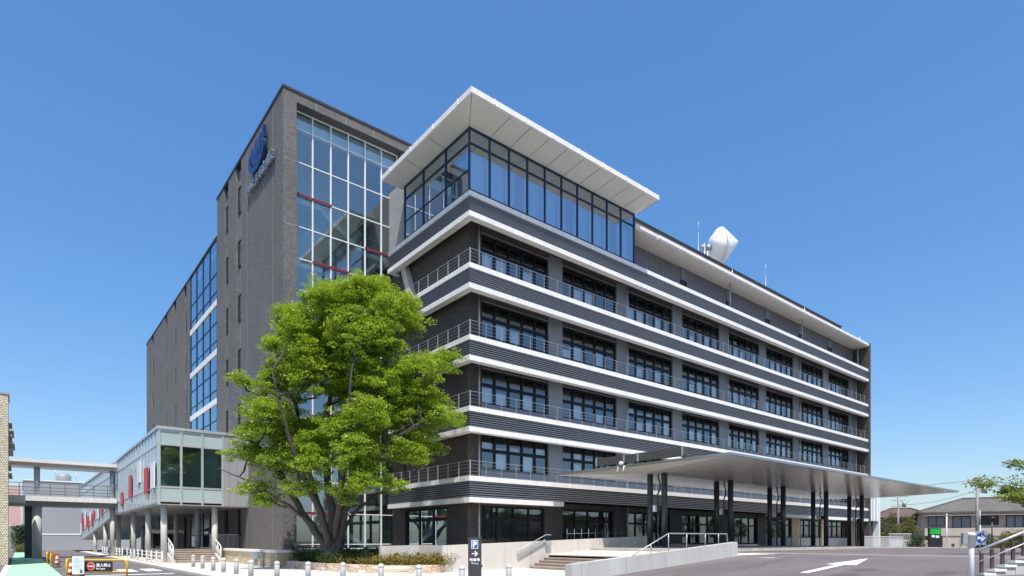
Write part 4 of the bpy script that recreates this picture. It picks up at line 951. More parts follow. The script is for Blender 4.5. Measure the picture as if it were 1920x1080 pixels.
# boughs of the crown: metres right of the trunk, height, half width, half height
boughs = [(2.4,14.6,1.0,.85),(4.6,13.7,.95,.75),(.1,14.3,1.2,.65),(-2.5,13.4,.75,.5),(-3.3,12.0,.9,.5),(-1.6,12.6,1.1,.85),(.3,12.6,1.35,.9),(2.5,12.3,1.35,1.15),(4.2,12.6,1.1,.75),
 (-4.5,9.85,.8,.38),(-2.7,9.9,1.2,.85),(-.5,10.5,1.35,1.0),(1.5,10.2,1.2,.9),(3.3,9.9,1.2,.8),(5.4,10.4,1.2,.6),(5.0,9.4,1.0,.5),
 (-2.7,8.0,1.35,.75),(-3.9,7.0,.95,.5),(-1.6,7.0,1.2,.7),(.7,7.3,1.2,.65),(3.0,8.2,1.35,.65),(5.2,7.9,1.6,.42),(6.2,8.0,.7,.25),
 (-4.1,6.0,1.2,.5),(-2.4,5.6,1.35,.65),(-.3,5.6,1.2,.55),(2.4,6.3,1.35,.6),(4.5,6.4,1.1,.5),(5.1,5.9,.8,.3),
 (-3.8,4.75,.95,.42),(-3.3,4.1,.9,.32),(-1.1,4.8,1.05,.42),(3.0,5.0,1.05,.42),(4.0,4.9,.9,.35),(1.2,4.5,.9,.35)]
clumps = []
for i, (a, z, rx, rz) in enumerate(boughs):
    rx = max(.36, rx-.20); rz = max(.22, rz*1.25-.04); a = a*.90-.12 if a > 1.5 else a+.05
    if z > 11.2: a = .75+(a-.75)*.80; rx *= .86; z -= .15
    if z < 5.2: z -= .42
    w_ = 1-min(1, abs(a-.6)/6.0)**2
    layers = [random.uniform(-.5,.5)-2.9*w_*(.45+.55*(i % 3)/2)]
    if w_ > .45: layers.append(random.uniform(1.6,3.2)*w_)
    if w_ > .45: layers.append(random.uniform(-1.0,.6))
    if w_ > .8: layers.append(random.uniform(-2.2,2.2)); layers.append(random.uniform(-2.8,1.0))
    for j, b in enumerate(layers):
        k_ = 1+b/31.3; aj = a+(random.uniform(-1.0,1.0)*(.45 if z > 11 else 1)*(.5 if abs(a) > 3.2 else 1) if j else 0); zj = z+(random.uniform(-.8,.8) if j and z < 13 else 0)
        if j and zj < 5.6: continue
        bc = tp(aj*k_, b, 1.65+(zj-1.65)*k_-rz*.35)
        p_, rr = min(((n2,r2) for n2,r2 in nodes if n2.z < bc.z+.2), key=lambda q_: (q_[0]-bc).length+max(0,q_[0].z-bc.z+.8)*1.2)
        m1 = p_.lerp(bc,.4)+Vector((random.gauss(0,.12),random.gauss(0,.12),-.05)); m2 = p_.lerp(bc,.75)+Vector((random.gauss(0,.12),random.gauss(0,.12),.12))
        trk.tube([p_,m1,m2,bc],[min(.075,rr*.7),.055,.038,.02],6,caps=False)
        n_ = int(18*rx*rx*(.6+rz)) + 5
        for q in range(n_):
            d = Vector((random.gauss(0,1),random.gauss(0,1),random.gauss(0,1)+.35)).normalized()*random.uniform(.40,1.12)
            cc = tp((aj+d.x*rx*.92)*k_, b+d.y*rx*.95, 1.65+(zj-1.65)*k_+d.z*rz); clumps.append(cc)
            if q % 2 == 0: trk.tube([bc,bc.lerp(cc,.5)+Vector((0,0,-.04)),cc],[.016,.011,.005],4,caps=False)
lf = MB()
for c in clumps:
    s_ = random.uniform(.75,1.15)
    for k in range(3):
        d = Vector((random.gauss(0,.24),random.gauss(0,.24),random.gauss(0,.11)))*s_
        lf.leaves(c+d,(.34*s_,.34*s_,.14*s_),46,.125,.5)
trk.build('trunk','bark',TRE); lf.build('crown','leaf',TRE)

# ---------------------------------------------------------------- bollards
bp_ = [(7.66,37.97),(7.61,35.5),(7.52,32.8),(7.5,30.75),(7.55,28.8),(7.5,26.4),(7.97,24.57),(8.7,23.16),(9.39,21.48),(10.0,19.6),(10.55,17.9),(11.31,16.42),(13.2,16.3)]
ordn = ['farthest and leftmost grey bollard of the row beside the road kerb','second grey bollard from the far left end of the kerb row','third grey bollard from the far left end of the kerb row','fourth grey bollard from the far left end of the kerb row','fifth grey bollard from the far left end of the kerb row','sixth grey bollard, last before the gap left of the planter','grey bollard just left of the planter, in front of its shaded stones','grey bollard in front of the shaded left part of the stone planter','grey bollard in front of the tree trunk and stone planter','grey bollard before the middle of the rusty shrubs','grey bollard at the right end of the rusty shrubs','grey bollard just left of the charcoal parking pylon','grey bollard right of the parking pylon, nearest the wide steps']
b0 = thing('bollard', (bp_[0][0],bp_[0][1],.10), ordn[0], 'bollard', 'grey round-topped bollards along the plaza edge')
m = MB(); m.lathe((bp_[0][0],bp_[0][1],.10),[(.105,0),(.105,.56)],16); m.build('post','bollard',b0)
m = MB(); m.lathe((bp_[0][0],bp_[0][1],.66),[(.088,0),(.088,.02),(.108,.021),(.108,.05),(.098,.09),(.07,.125),(.03,.142),(.005,.145)],16); m.build('cap','concplain',b0)
for (x,y),l_ in list(zip(bp_,ordn))[1:]:
    c = copy_tree(b0); c.location = (x,y,.10); c['label'] = l_

# ---------------------------------------------------------------- parking pylon
pz = .10; pc = Vector((11.95,16.45,0)); pc = RT*(-1.26)+AX*20.4
PY = thing('parking_pylon', (pc.x,pc.y,pz), 'charcoal parking sign pylon with white P on blue square and right arrow', 'sign', rz=math.atan2(RT.y,RT.x))
def pbuild(mb,name,mats,par): o = mb.build(name,mats,par); return o
m = MB(); m.box(-.225,.225,-.06,.06,0,1.64); pbuild(m,'body','pylon',PY)
m = MB(); m.box(-.115,.115,-.066,-.061,1.25,1.54,0); m.box(-.10,.10,-.070,-.0665,1.268,1.522,1)
text_into(m,'P',.27,(-.005,-.071,1.30),(1,0,0),(0,0,1),.004,0,.008,'CENTER'); pbuild(m,'parking_symbol',['signwhite','signblue'],PY)
m = MB(); m.bar((-.10,-.064,1.08),(.07,-.064,1.08),.006,.03); m.bar((.00,-.064,1.165),(.095,-.064,1.08),.006,.03); m.bar((.00,-.064,.995),(.095,-.064,1.08),.006,.03); pbuild(m,'arrow','signwhite',PY)
m = MB(); text_into(m,'駐車場',.115,(0,-.062,.83),(1,0,0),(0,0,1),.004,0,.002,'CENTER'); text_into(m,'Parking',.075,(0,-.062,.73),(1,0,0),(0,0,1),.004,0,0,'CENTER'); pbuild(m,'lettering','signwhite',PY)
m = MB(); m.box(.225,.26,-.03,.03,.62,.70); pbuild(m,'latch','black',PY)

# garden lights in the planter
lp = None
for (x,y,l_) in ((13.1,27.3,'grey post light among the rusty shrubs just right of the tree trunk'),(16.35,27.3,'dark post light at the right end of the planter before the concrete wall'),(12.1,34.6,'dark post light at the left end of the planter beside the tower corner')):
    if lp is None:
        lp = thing('post_light',(x,y,.42),l_,'light','short post lights in the planter')
        m = MB(); m.lathe((x,y,.42),[(.075,0),(.075,.78)],12); m.build('post','pylon',lp); m = MB(); m.lathe((x,y,1.2),[(.06,0),(.06,.05),(.085,.051),(.085,.10),(.02,.12)],12); m.build('head','darkcol',lp)
    else: c = copy_tree(lp); c.location = (x,y,.42); c['label'] = l_

# small litter box and post below the terrace wall
LT = thing('drinking_post', (10.7,35.3,.1), 'pale square post and grey box standing in the shade left of the planter', 'post')
m = MB(); m.box(10.62,10.72,35.2,35.3,.1,.88); m.build('post','panel',LT); m = MB(); m.box(10.4,10.9,36.3,36.8,.55,.95); m.box(10.55,10.75,36.45,36.65,.1,.55); m.build('box','steel',LT)

# ---------------------------------------------------------------- guard rails on the pavement edge
def guard(name, pts, posts, label, h=.78):
    t_ = thing(name, (pts[0][0],pts[0][1],.1), label, 'guard rail', 'white guard rails under the glazed corridor')
    A = Vector((*pts[0],.1)); B = Vector((*pts[1],.1))
    for j in range(posts):
        p = A.lerp(B,j/(posts-1)); m = MB(); m.tube([p,p+Vector((0,0,h))],.045,8); m.lathe(p+Vector((0,0,h)),[(.055,0),(.05,.04),(.01,.06)],8); m.build('post','whitemetal',t_)
    m = MB()
    for f in (.92,.62,.32): m.tube([A+Vector((0,0,h*f)),B+Vector((0,0,h*f))],.024,6)
    m.build('rails','whitemetal',t_)
guard('guard_rail',((6.95,43.2),(6.95,59)),9,'white tubular guard rail along the pavement in front of the steps and columns')
guard('guard_rail',((6.95,62),(6.95,78)),9,'farther white guard rail with close posts beyond the first one under the corridor')

# bicycles and tent under the corridor
def bicycle(loc, rz, label):
    t_ = thing('bicycle', loc, label, 'bicycle', 'bicycles parked under the glazed corridor', rz)
    for x in (-.52,.52):
        m = MB(); m.tube([(x+.33*math.cos(a),0,.33+.33*math.sin(a)) for a in [2*math.pi*i/20 for i in range(21)]],.022,6,caps=False)
        for i in range(6): a = math.pi*i/6; m.tube([(x+.32*math.cos(a),0,.33+.32*math.sin(a)),(x-.32*math.cos(a),0,.33-.32*math.sin(a))],.005,4)
        m.build('wheel','rubber',t_)
    m = MB()
    for p,q_ in (((-.52,0,.33),(-.05,0,.30)),((-.52,0,.33),(-.2,0,.72)),((-.05,0,.30),(-.22,0,.86)),((-.05,0,.30),(.36,0,.76)),((-.2,0,.68),(.34,0,.82)),((.52,0,.33),(.33,0,.95))): m.tube([p,q_],.02,6)
    m.build('frame','darkcol',t_)
    m = MB(); m.box(-.34,-.10,-.07,.07,.86,.92); m.build('saddle','rubber',t_)
    m = MB(); m.tube([(.18,-.27,1.0),(.32,-.1,1.0),(.32,.1,1.0),(.18,.27,1.0)],.014,6); m.build('handlebar','steel',t_)
    m = MB(); m.box(.42,.72,-.17,.17,.72,.95); m.build('basket','steel',t_)
bicycle((9.2,59.5,.1), .5, 'dark bicycle with front basket parked behind the guard rail, nearer one')
bicycle((9.2,62.3,.1), .3, 'dark bicycle with front basket parked behind the guard rail, farther one')
TN = thing('pop_up_tent', (10.4,63.5,.1), 'small grey pop-up tent with white valance under the corridor', 'tent')
m = MB()
for x in (9.3,11.7):
    for y in (62.6,65): m.tube([(x,y,.1),(x,y,2.35)],.03,6)
m.build('legs','steel',TN); m = MB(); m.add([(9.2,62.5,2.5),(11.8,62.5,2.5),(11.8,65.1,2.5),(9.2,65.1,2.5),(10.5,63.8,3.3)],[(0,1,4),(1,2,4),(2,3,4),(3,0,4)]); m.build('roof','steel',TN)
m = MB()
m.box(9.2,11.8,62.47,62.5,2.25,2.55); m.box(9.17,9.2,62.5,65.1,2.25,2.55); m.build('valance','whitemetal',TN)
m = MB(); m.box(9.3,11.7,64.95,65.0,.15,2.2); m.build('back_cloth','black',TN)

# ---------------------------------------------------------------- yellow barriers, cones, notice board at lower left
def barrier_thing(loc, rz, L, label, sign=False):
    t_ = thing('barrier', loc, label, 'barrier', 'yellow tube barriers beside the green path', rz)
    m = MB(); h = .80; pts = [(0,0,0),(0,0,h-.13)]+[(.13-.13*math.cos(a),0,h-.13+.13*math.sin(a)) for a in (.4,.8,1.2,1.57)]+[(L-.13+.13*math.sin(a),0,h-.13+.13*math.cos(a)) for a in (0,.4,.8,1.2)]+[(L,0,h-.13),(L,0,0)]
    m.tube(pts,.038,10); m.tube([(0,0,.30),(L,0,.30)],.03,8); m.build('tube_frame','yellow',t_)
    if sign:
        m = MB(); m.box(.42,1.62,-.05,-.035,.33,.74); bo = m.build('sign_board','black',t_)
        m = MB(); m.lathe((.72,-.051,.535),[(.165,0),(.165,.006)],24,1,axis=(0,-1,0)); m.lathe((.72,-.0575,.535),[(.15,0),(.15,.004)],24,0,axis=(0,-1,0)); m.box(.60,.84,-.066,-.0616,.515,.555,1); m.build('no_entry_disc',['signred','signwhite'],bo)
        m = MB(); text_into(m,'進入禁止',.155,(.94,-.051,.53),(1,0,0),(0,0,1),.004,0,.003); text_into(m,'No Entry',.10,(.94,-.051,.405),(1,0,0),(0,0,1),.004,0,.002); m.build('lettering','signwhite',bo)
    else:
        m = MB(); m.box(.1,L-.1,-.02,.0,.34,.72); m.build('yellow_board','yellow',t_)
    return t_
rz0 = math.atan2(RT.y,RT.x)
def gp(u,D): p = (AX+RT*u)*D; return Vector((p.x,p.y,0))
b_ = gp((140-960)/1128.4,25.3)
barrier_thing((b_.x,b_.y,0), rz0, 2.2, 'yellow tube barrier carrying the black No Entry board across the road', True)
p = gp((125-960)/1128.4,26.3); barrier_thing((p.x,p.y,0), rz0+1.95, 1.6, 'yellow barrier seen end-on between the notice board and the green path')
p = gp((95-960)/1128.4,36.5); barrier_thing((p.x,p.y,0), rz0+2.0, 1.6, 'yellow barrier farther up the green path beside the striped cones')
p = gp((88-960)/1128.4,41.5); barrier_thing((p.x,p.y,0), rz0+2.0, 1.6, 'farthest yellow barrier next to the white walkway column')
def cone(loc, label):
    t_ = thing('traffic_cone', loc, label, 'cone', 'red and white striped cones by the barriers')
    x,y,z = loc; m = MB(); m.lathe((x,y,.03),[(.15,0),(.05,.66),(.035,.68)],14); m.build('body','cone',t_); m = MB(); m.box(x-.19,x+.19,y-.19,y+.19,0.007,.035); m.build('base','rubber',t_)
for (px,D,l_) in ((133,25.9,'red and white cone just left of the notice board'),(152,25.5,'red and white cone under the white notice board'),(107,36.0,'nearer red and white cone beside the farther yellow barrier'),(101,38.0,'red and white cone behind another at the farther yellow barrier')):
    p = gp((px-960)/1128.4,D); cone((p.x,p.y,.0), l_)
p = gp((147-960)/1128.4,25.0)
NB = thing('notice_board', (p.x,p.y,0), 'white notice board on a thin stand next to the No Entry barrier', 'notice board', rz=rz0)
m = MB(); m.box(-.24,.24,-.02,.02,.22,.96); m.build('board','notice',NB); m = MB()
for j in range(9): m.box(-.19,.05+.12*((j*7)%3)/2,-.023,-.0205,.86-j*.055,.875-j*.055)
m.box(.07,.19,-.023,-.0205,.26,.40); m.build('print','ink',NB); m = MB(); m.tube([(0,.03,0),(0,.03,.9)],.02,6); m.box(-.2,.2,-.1,.16,.006,.03); m.build('stand','steel',NB)
# planting at the far end of the green path
m = MB()
for i in range(70): m.leaves((random.uniform(-.6,.9),random.uniform(105,108),random.uniform(.4,3.4)),(.5,.5,.5),60,.22,.3)
BT = thing('small_tree',(0,106,0),'small dark green bushy tree at the far end of the green path','tree'); m.build('crown','leafdark',BT); m = MB(); m.tube([(0,106,0),(0,106,2)],.1,6); m.build('trunk','bark',BT)
m = MB()
for i in range(60): m.leaves((random.uniform(-.4,1.9),random.uniform(100.5,102),random.uniform(.1,1.0)),(.4,.4,.35),40,.18,.3)
tag(m.build('low_hedge','leafyel',loc=(.5,101,0)),'low yellow-green hedge at the far end of the green path','hedge')

# ---------------------------------------------------------------- roof-top things
RD = thing('radome_antenna', (53.5,34.2,26.4), 'white cone-fronted microwave dish on a lattice mount on the hospital roof', 'antenna')
ac = Vector((54.6,33.5,31.25)); ad = Vector((.80,-.53,.22)).normalized()
m = MB(); m.lathe(ac,[(.55,-1.15),(.95,-.95),(1.62,-.12)],32,0,axis=ad); m.lathe(ac,[(1.62,-.15),(1.68,-.12),(1.68,.04),(1.62,.08)],32,0,axis=ad); m.lathe(ac,[(1.60,.06),(1.50,.24),(.26,1.66),(.14,1.74),(.04,1.77)],32,0,axis=ad); m.build('radome','radome',RD)
m = MB(); m.lathe(ac,[(.3,-1.6),(.3,-1.15)],14,0,axis=ad); 
b_ = ac-ad*1.5; m.tube([b_,(b_.x,b_.y,26.4)],.16,10)
for j in range(6): z = 27+.6*j; m.tube([(b_.x-.9,b_.y-.3,z),(b_.x,b_.y,z+.6)],.04,5); m.tube([(b_.x-.9,b_.y-.3,z+.6),(b_.x,b_.y,z)],.04,5)
m.tube([(b_.x-.9,b_.y-.3,26.4),(b_.x-.9,b_.y-.3,31.0)],.06,6); m.tube([(b_.x-.2,b_.y+.8,26.4),(b_.x-.2,b_.y+.8,30.6)],.05,6)
for j in range(4): m.tube([(b_.x-.2,b_.y+.8,27.2+.8*j),(b_.x-.9,b_.y-.3,27.8+.8*j)],.04,5)
m.lathe((b_.x-.7,b_.y,30.6),[(.3,0),(.35,.2),(.1,.4)],10)
m.build('mount','steel',RD)
for (px_,x,y,z1,l_) in ((0,52.0,34.4,33.3,'thin lightning rod standing behind the white dish'),(0,62.5,33.0,31.6,'thin lightning rod on the roof right of the white dish')):
    R1 = thing('lightning_rod',(x,y,26.4),l_,'lightning rod','lightning rods on the hospital roof'); m = MB(); m.tube([(x,y,26.4),(x,y,z1-1.2)],.03,6); m.build('mast','steel',R1); m = MB(); m.tube([(x,y,z1-1.2),(x,y,z1)],[.018,.006],6); m.build('tip','alu',R1)

# ---------------------------------------------------------------- right side: annex, fence, houses, poles, lot
AN = thing('white_annex', (79.3,28.5,.3), 'narrow white panelled annex with two dark slots at the end of the hospital', 'annex')
m = MB(); m.box(77.58,77.9,28.2,33,.3,7.4); m.box(80.5,80.85,28.2,33,.3,7.4); m.box(77.9,80.5,28.9,33,.3,3.9,1); m.build('frame',['whitemetal','darkcol'],AN)
for a,b in ((77.95,78.45),(78.85,79.45),(79.85,80.45)):
    m = MB(); m.box(a,b,28.25,28.4,3.9,7.3); m.build('panel','whitemetal',AN)
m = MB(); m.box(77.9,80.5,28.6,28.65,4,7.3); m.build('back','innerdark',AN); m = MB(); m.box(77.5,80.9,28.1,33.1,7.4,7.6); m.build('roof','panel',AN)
WF = thing('white_fence', (76,26.5,.5), 'white vertical-bar fence in front of the annex', 'fence')
m = MB(); A = Vector((73.5,27.2,.55)); B = Vector((81.5,26.0,.5))
for j in range(46): p = A.lerp(B,j/45); m.box(p.x-.02,p.x+.02,p.y-.02,p.y+.02,p.z,p.z+1.5)
for h in (.12,1.48): m.bar(A+Vector((0,-.03,h)),B+Vector((0,-.03,h)),.05,.06)
m.build('bars','whitemetal',WF)
def house(loc, w, dep, ze_, zr, base, label, roofm, wallm, rz, gable=False):
    t_ = thing('house', loc, label, 'house', None, rz)
    m = MB(); m.box(-w/2+.6,w/2-.6,0,dep,-1,ze_); m.build('wall',wallm,t_)
    m = MB(); e = .7
    rx = w*.14
    m.add([(-w/2-.1,-e,ze_),(w/2+.1,-e,ze_),(w/2+.1,dep+e,ze_),(-w/2-.1,dep+e,ze_),(-rx,dep/2,zr),(rx,dep/2,zr),(-w/2-.1,-e,ze_-.18),(w/2+.1,-e,ze_-.18),(w/2+.1,dep+e,ze_-.18),(-w/2-.1,dep+e,ze_-.18)],
       [(0,1,5,4),(1,2,5),(2,3,4,5),(3,0,4),(6,7,1,0),(7,8,2,1),(8,9,3,2),(9,6,0,3),(9,8,7,6)]); ro_ = m.build('roof',roofm,t_)
    m = MB(); m.bar((-rx-.1,dep/2,zr+.05),(rx+.1,dep/2,zr+.05),.3,.2)
    m.bar((-w/2-.1,-e,ze_+.06),(-rx,dep/2,zr+.06),.22,.14); m.bar((w/2+.1,-e,ze_+.06),(rx,dep/2,zr+.06),.22,.14); m.build('ridge_tile',roofm,ro_)
    return t_
h2p = gp((1852-960)/1128.4,84)
H2 = house((h2p.x,h2p.y,.3), 16.4, 9, 5.35, 7.4, .3, 'two-storey beige house with grey hipped tile roof and balcony at far right', 'roof', 'house', rz0-.52)
for a,b,z0,z1 in ((-6.9,-4.9,3.3,4.7),(-4.0,-1.9,3.0,4.7),(-1.2,1.2,3.4,4.7),(2.0,3.9,3.0,4.7),(4.6,6.9,3.4,4.7),(-6.5,-3.5,.4,1.6),(-2.0,2.5,.4,1.6)):
    m = MB(); m.box(a,a+.1,-.1,-.005,z0,z1); m.box(b-.1,b,-.1,-.005,z0,z1); m.box(a+.1,b-.1,-.1,-.005,z1-.1,z1); m.box(a+.1,b-.1,-.1,-.005,z0,z0+.1); m.box((a+b)/2-.05,(a+b)/2+.05,-.1,-.005,z0+.1,z1-.1)
    wo = m.build('window','wood',H2); q = MB(); q.box(a+.1,b-.1,-.04,-.006,z0+.1,z1-.1); q.build('pane','innerdark' if int(a*3)%2 else 'sill',wo)
m = MB(); m.box(-7.4,7.6,-1.3,-.4,1.9,3.0,0); m.box(-7.4,7.6,-.4,-.002,1.9,2.1,0); m.build('balcony','house',H2); m = MB(); m.box(-7.4,7.6,-1.35,-.3,4.75,4.85); m.build('balcony_awning','panel',H2)
m = MB(); m.box(-7.2,7.4,-.02,-.001,-.5,1.85); m.build('painted_ground_floor_shade','wood',H2)  # dark sheet stands in for the shade below the balcony
h1p = gp((1692-960)/1128.4,96)
H1 = house((h1p.x,h1p.y,.2), 9.2, 8, 5.1, 6.6, .2, 'dark brown house with low brown tile roof behind the shrubs', 'roofbrown', 'housedark', rz0-.5)
for a,b in ((-2.8,-1.2),(-.4,1.2),(2.0,3.4)):
    m = MB(); m.box(a,b,-.08,-.005,2.8,4.3); wo = m.build('window','wood',H1); q = MB(); q.box(a+.1,b-.1,-.1,-.081,2.9,4.2); q.build('pane','sill',wo)
shp = gp((1748-960)/1128.4,90)
SH = thing('shed', (shp.x,shp.y,.2), 'pale grey shed between the two tiled houses', 'shed', rz=rz0)
m = MB(); m.box(-1.3,.9,0,2.5,-.5,3.5); m.build('wall','panel',SH); m = MB(); m.box(-1.4,1.0,-.1,2.6,3.5,3.7); m.build('roof','house',SH)
bfp = gp((1822-960)/1128.4,77)
BF = thing('block_fence', (bfp.x,bfp.y,.2), 'beige block wall along the far side of the driveway before the grey-roofed house', 'wall', rz=rz0)
m = MB(); m.box(-3.7,4.0,0,.2,-.3,1.75); m.box(-8,-3.9,1.5,1.7,-.3,1.4); m.build('wall','block',BF); m = MB(); m.box(-2.6,-2.2,-.01,-.002,.55,.95); m.build('vent','wood',BF); m = MB(); m.box(-3.75,4.05,-.04,.24,1.75,1.82); m.build('coping','concplain',BF)
def pole(px, D, top, label, trans=True):
    p = gp((px-960)/1128.4,D); t_ = thing('utility_pole',(p.x,p.y,.2),label,'utility pole','utility poles by the houses')
    m = MB(); m.tube([(p.x,p.y,-.2),(p.x,p.y,top)],[.19,.13],10); m.build('pole','pole',t_)
    m = MB()
    for z,l in ((top-.35,1.5),(top-1.0,1.1),(top-1.9,1.3)):
        m.bar(p+RT*(-l*.75)+Vector((0,0,z)),p+RT*l+Vector((0,0,z)),.09,.09)
        for f in (-.7,-.35,.4,.9): q_ = p+RT*l*f+Vector((0,0,z)); m.lathe(q_+Vector((0,0,.04)),[(.05,0),(.07,.1),(.03,.2)],8)
    m.build('crossarm','steel',t_)
    if trans: m = MB(); q_ = p+RT*.9+Vector((0,0,top-1.9)); m.lathe(q_,[(.25,0),(.27,.7),(.1,.8)],12); m.build('transformer','steel',t_)
    return p
pA = pole(1832,72,9.15,'concrete utility pole with crossarms in front of the grey-roofed house')
pB = pole(1684,92,8.6,'dark utility pole behind the shrubs at the end of the canopy')
def wire(name, a, b, sag, label):
    m = MB(); a = Vector(a); b = Vector(b); m.tube([a.lerp(b,i/14)+Vector((0,0,-sag*4*(i/14)*(1-i/14))) for i in range(15)],.022,5)
    tag(m.build('overhead_cable','cable',loc=tuple(a)),label,'cable','overhead cables between the utility poles')
wire('w',pA+Vector((0,0,8.8)),pA+AX*30-RT*20+Vector((0,0,9.4)),.6,'upper overhead cable running left from the pole before the grey-roofed house')
wire('w',pB+Vector((0,0,7.0)),pA+Vector((0,0,7.6)),.5,'lower overhead cable slung between the two utility poles')
wire('w',pA+Vector((0,0,8.6)),pA+RT*40+Vector((0,0,9.5)),.6,'overhead cable running right from the pole behind the leafy branch')
pt = gp((1775-960)/1128.4,80)
VP = thing('vent_pole',(pt.x,pt.y,.2),'thin pale pole rising beside the house balcony','pole'); m = MB(); m.tube([(pt.x,pt.y,-.2),(pt.x,pt.y,4.9)],.07,8); m.build('shaft','whitemetal',VP); m = MB(); m.lathe((pt.x,pt.y,4.9),[(.12,0),(.12,.12),(.03,.2)],8); m.build('cap','whitemetal',VP)
pt = gp((1860-960)/1128.4,66)
LP = thing('lamp_post',(pt.x,pt.y,.3),'slim dark lamp post with flat head before the grey-roofed house','lamp post'); m = MB(); m.tube([(pt.x,pt.y,.2),(pt.x,pt.y,3.9)],.06,8); m.build('shaft','darkcol',LP); m = MB(); m.lathe((pt.x,pt.y,3.85),[(.1,0),(.32,.18),(.30,.28),(.05,.32)],12); m.build('lamp_head','darkcol',LP)
pt = gp((1752-960)/1128.4,64)
LS = thing('lot_board',(pt.x,pt.y,.7),'black car park board with green lit top panel at the end of the driveway','sign',rz=rz0)
m = MB(); m.box(-.62,.62,-.12,.12,-.1,2.2); m.build('cabinet','black',LS); m = MB(); m.box(-.56,.56,-.135,-.121,1.55,2.14); m.build('green_panel','screen',LS)
m = MB(); m.box(-.38,-.05,-.135,-.121,1.2,1.45); m.box(.05,.42,-.135,-.121,1.15,1.4); m.build('white_panel','notice',LS)
SWp = gp((1708-960)/1128.4,76)
SW = thing('garden_retaining_wall',(SWp.x,SWp.y,.4),'sloping pale stone-faced retaining wall below the shrubs at the driveway end','wall',rz=rz0)
m = MB(); m.hexa([(-2.6,0,-.4),(2.6,0,-.4),(2.6,.4,-.4),(-2.6,.4,-.4)],[(-2.6,.3,1.25),(.4,.3,1.25),(.4,.5,1.25),(-2.6,.5,1.25)]); m.build('wall','stonewash',SW)
m = MB()
for j in range(18): m.box(-2.5+j*.16,-2.46+j*.16,.38,.42,1.25,1.95)
m.box(-2.55,.3,.37,.43,1.95,2.05); m.build('fence','concplain',SW)
def shrub(px0, px1, D, z0, z1, matn, label, n=60, sz=.22, name='garden_shrub'):
    m = MB(); p0 = gp((px0-960)/1128.4,D); p1 = gp((px1-960)/1128.4,D); c = (p0+p1)/2
    for i in range(n):
        f = random.random(); q_ = p0.lerp(p1,f)+AX*random.uniform(-.6,1.0); hh = (z1-z0)*(1-.55*abs(2*f-1)**2)
        m.leaves((q_.x,q_.y,z0+hh*random.random()),(.55,.55,.45),60,sz,.3)
    tag(m.build(name,matn,loc=(c.x,c.y,z0)),label,'shrub')
shrub(1655,1682,78,.8,5.0,'leafyel','rusty yellow-green bushy shrub just right of the white annex',70)
shrub(1684,1722,80,.8,4.9,'leafyel','broad rusty shrub behind the dark utility pole',90)
shrub(1708,1732,72,.5,2.2,'leafdark','small green shrub left of the black car park board',40,.18)
shrub(1838,1868,70,.4,2.1,'leafdark','dark green hedge behind the blue arrow sign',50,.18)
shrub(1868,1935,66,.4,2.5,'leafyel','clipped yellow-green hedge at the right edge behind the railing',110,.18)

# near right: white post, arrow sign, stepped wall with railing, leafy branch
pt = gp((1820.5-960)/1128.4,12.2); zg = zdrive(pt.x,pt.y)
WP = thing('white_post',(pt.x,pt.y,zg),'white round post with capped top and small plate at the driveway edge','post',rz=rz0)
m = MB(); m.lathe((0,0,0),[(.055,0),(.055,.95),(.05,1.0)],14); m.build('shaft','whitemetal',WP)
m = MB(); m.lathe((0,0,1.0),[(.07,0),(.07,.22),(.078,.221),(.078,.27),(.06,.29)],14); m.build('head','whitemetal',WP)
m = MB(); m.box(-.18,-.08,-.03,.03,1.05,1.28); m.box(-.20,.1,-.02,.02,1.02,1.045); m.build('side_box','panel',WP)
pt = gp((1839-960)/1128.4,28); zg = zdrive(pt.x,pt.y)
AS = thing('arrow_sign',(pt.x,pt.y,zg),'square plate with blue disc and white right arrow beside the white post','sign',rz=rz0)
m = MB(); m.tube([(0,.04,0),(0,.04,1.3)],.03,8); m.tube([(.0,.05,1.0),(0,.05,2.0)],.02,6); m.build('post','steel',AS)
m = MB(); m.box(-.25,.25,-.012,.0,.38,1.02); m.build('plate','signplate',AS)
m = MB(); m.lathe((0,-.013,.70),[(.238,0),(.238,.004)],24,0,axis=(0,-1,0)); m.bar((-.17,-.021,.70),(.05,-.021,.70),.004,.13,1); m.add([(.02,-.022,.88),(.02,-.022,.52),(.20,-.022,.70)],[(0,1,2)],1); m.build('arrow_disc',['signblue','signwhite'],AS)
base = gp((1838-960)/1128.4,15.0)
SWL = thing('stepped_wall',(base.x,base.y,.7),'low concrete block wall stepping up under the railing at lower right','wall',rz=rz0)
m = MB()
for i in range(8): m.box(.02+i*.255,.02+(i+1)*.255-.01,-.12,.12,-.6,.06+i*.105)
m.build('blocks','concrete2',SWL)
m = MB()
for i in range(8): m.box(-.02+i*.255,.02+(i+1)*.255,-.16,.16,.062+i*.105,.12+i*.105)
m.build('coping','white',SWL)
RLG = thing('railing',(base.x,base.y,.7),'grey metal railing with dark flat posts rising to the right on the stepped wall','railing',rz=rz0)
m = MB()
for i in range(8): x = .03+i*.262; MB().box(x-.04,x+.04,-.02,.02,.12+i*.1,.62+i*.105).build('post','wood',RLG)
m = MB(); m.tube([(-.05,0,.68),(2.1,0,1.55)],.035,10); m.tube([(-.05,-.03,.40),(2.1,-.03,1.27)],.018,8); m.build('handrail','steel',RLG)

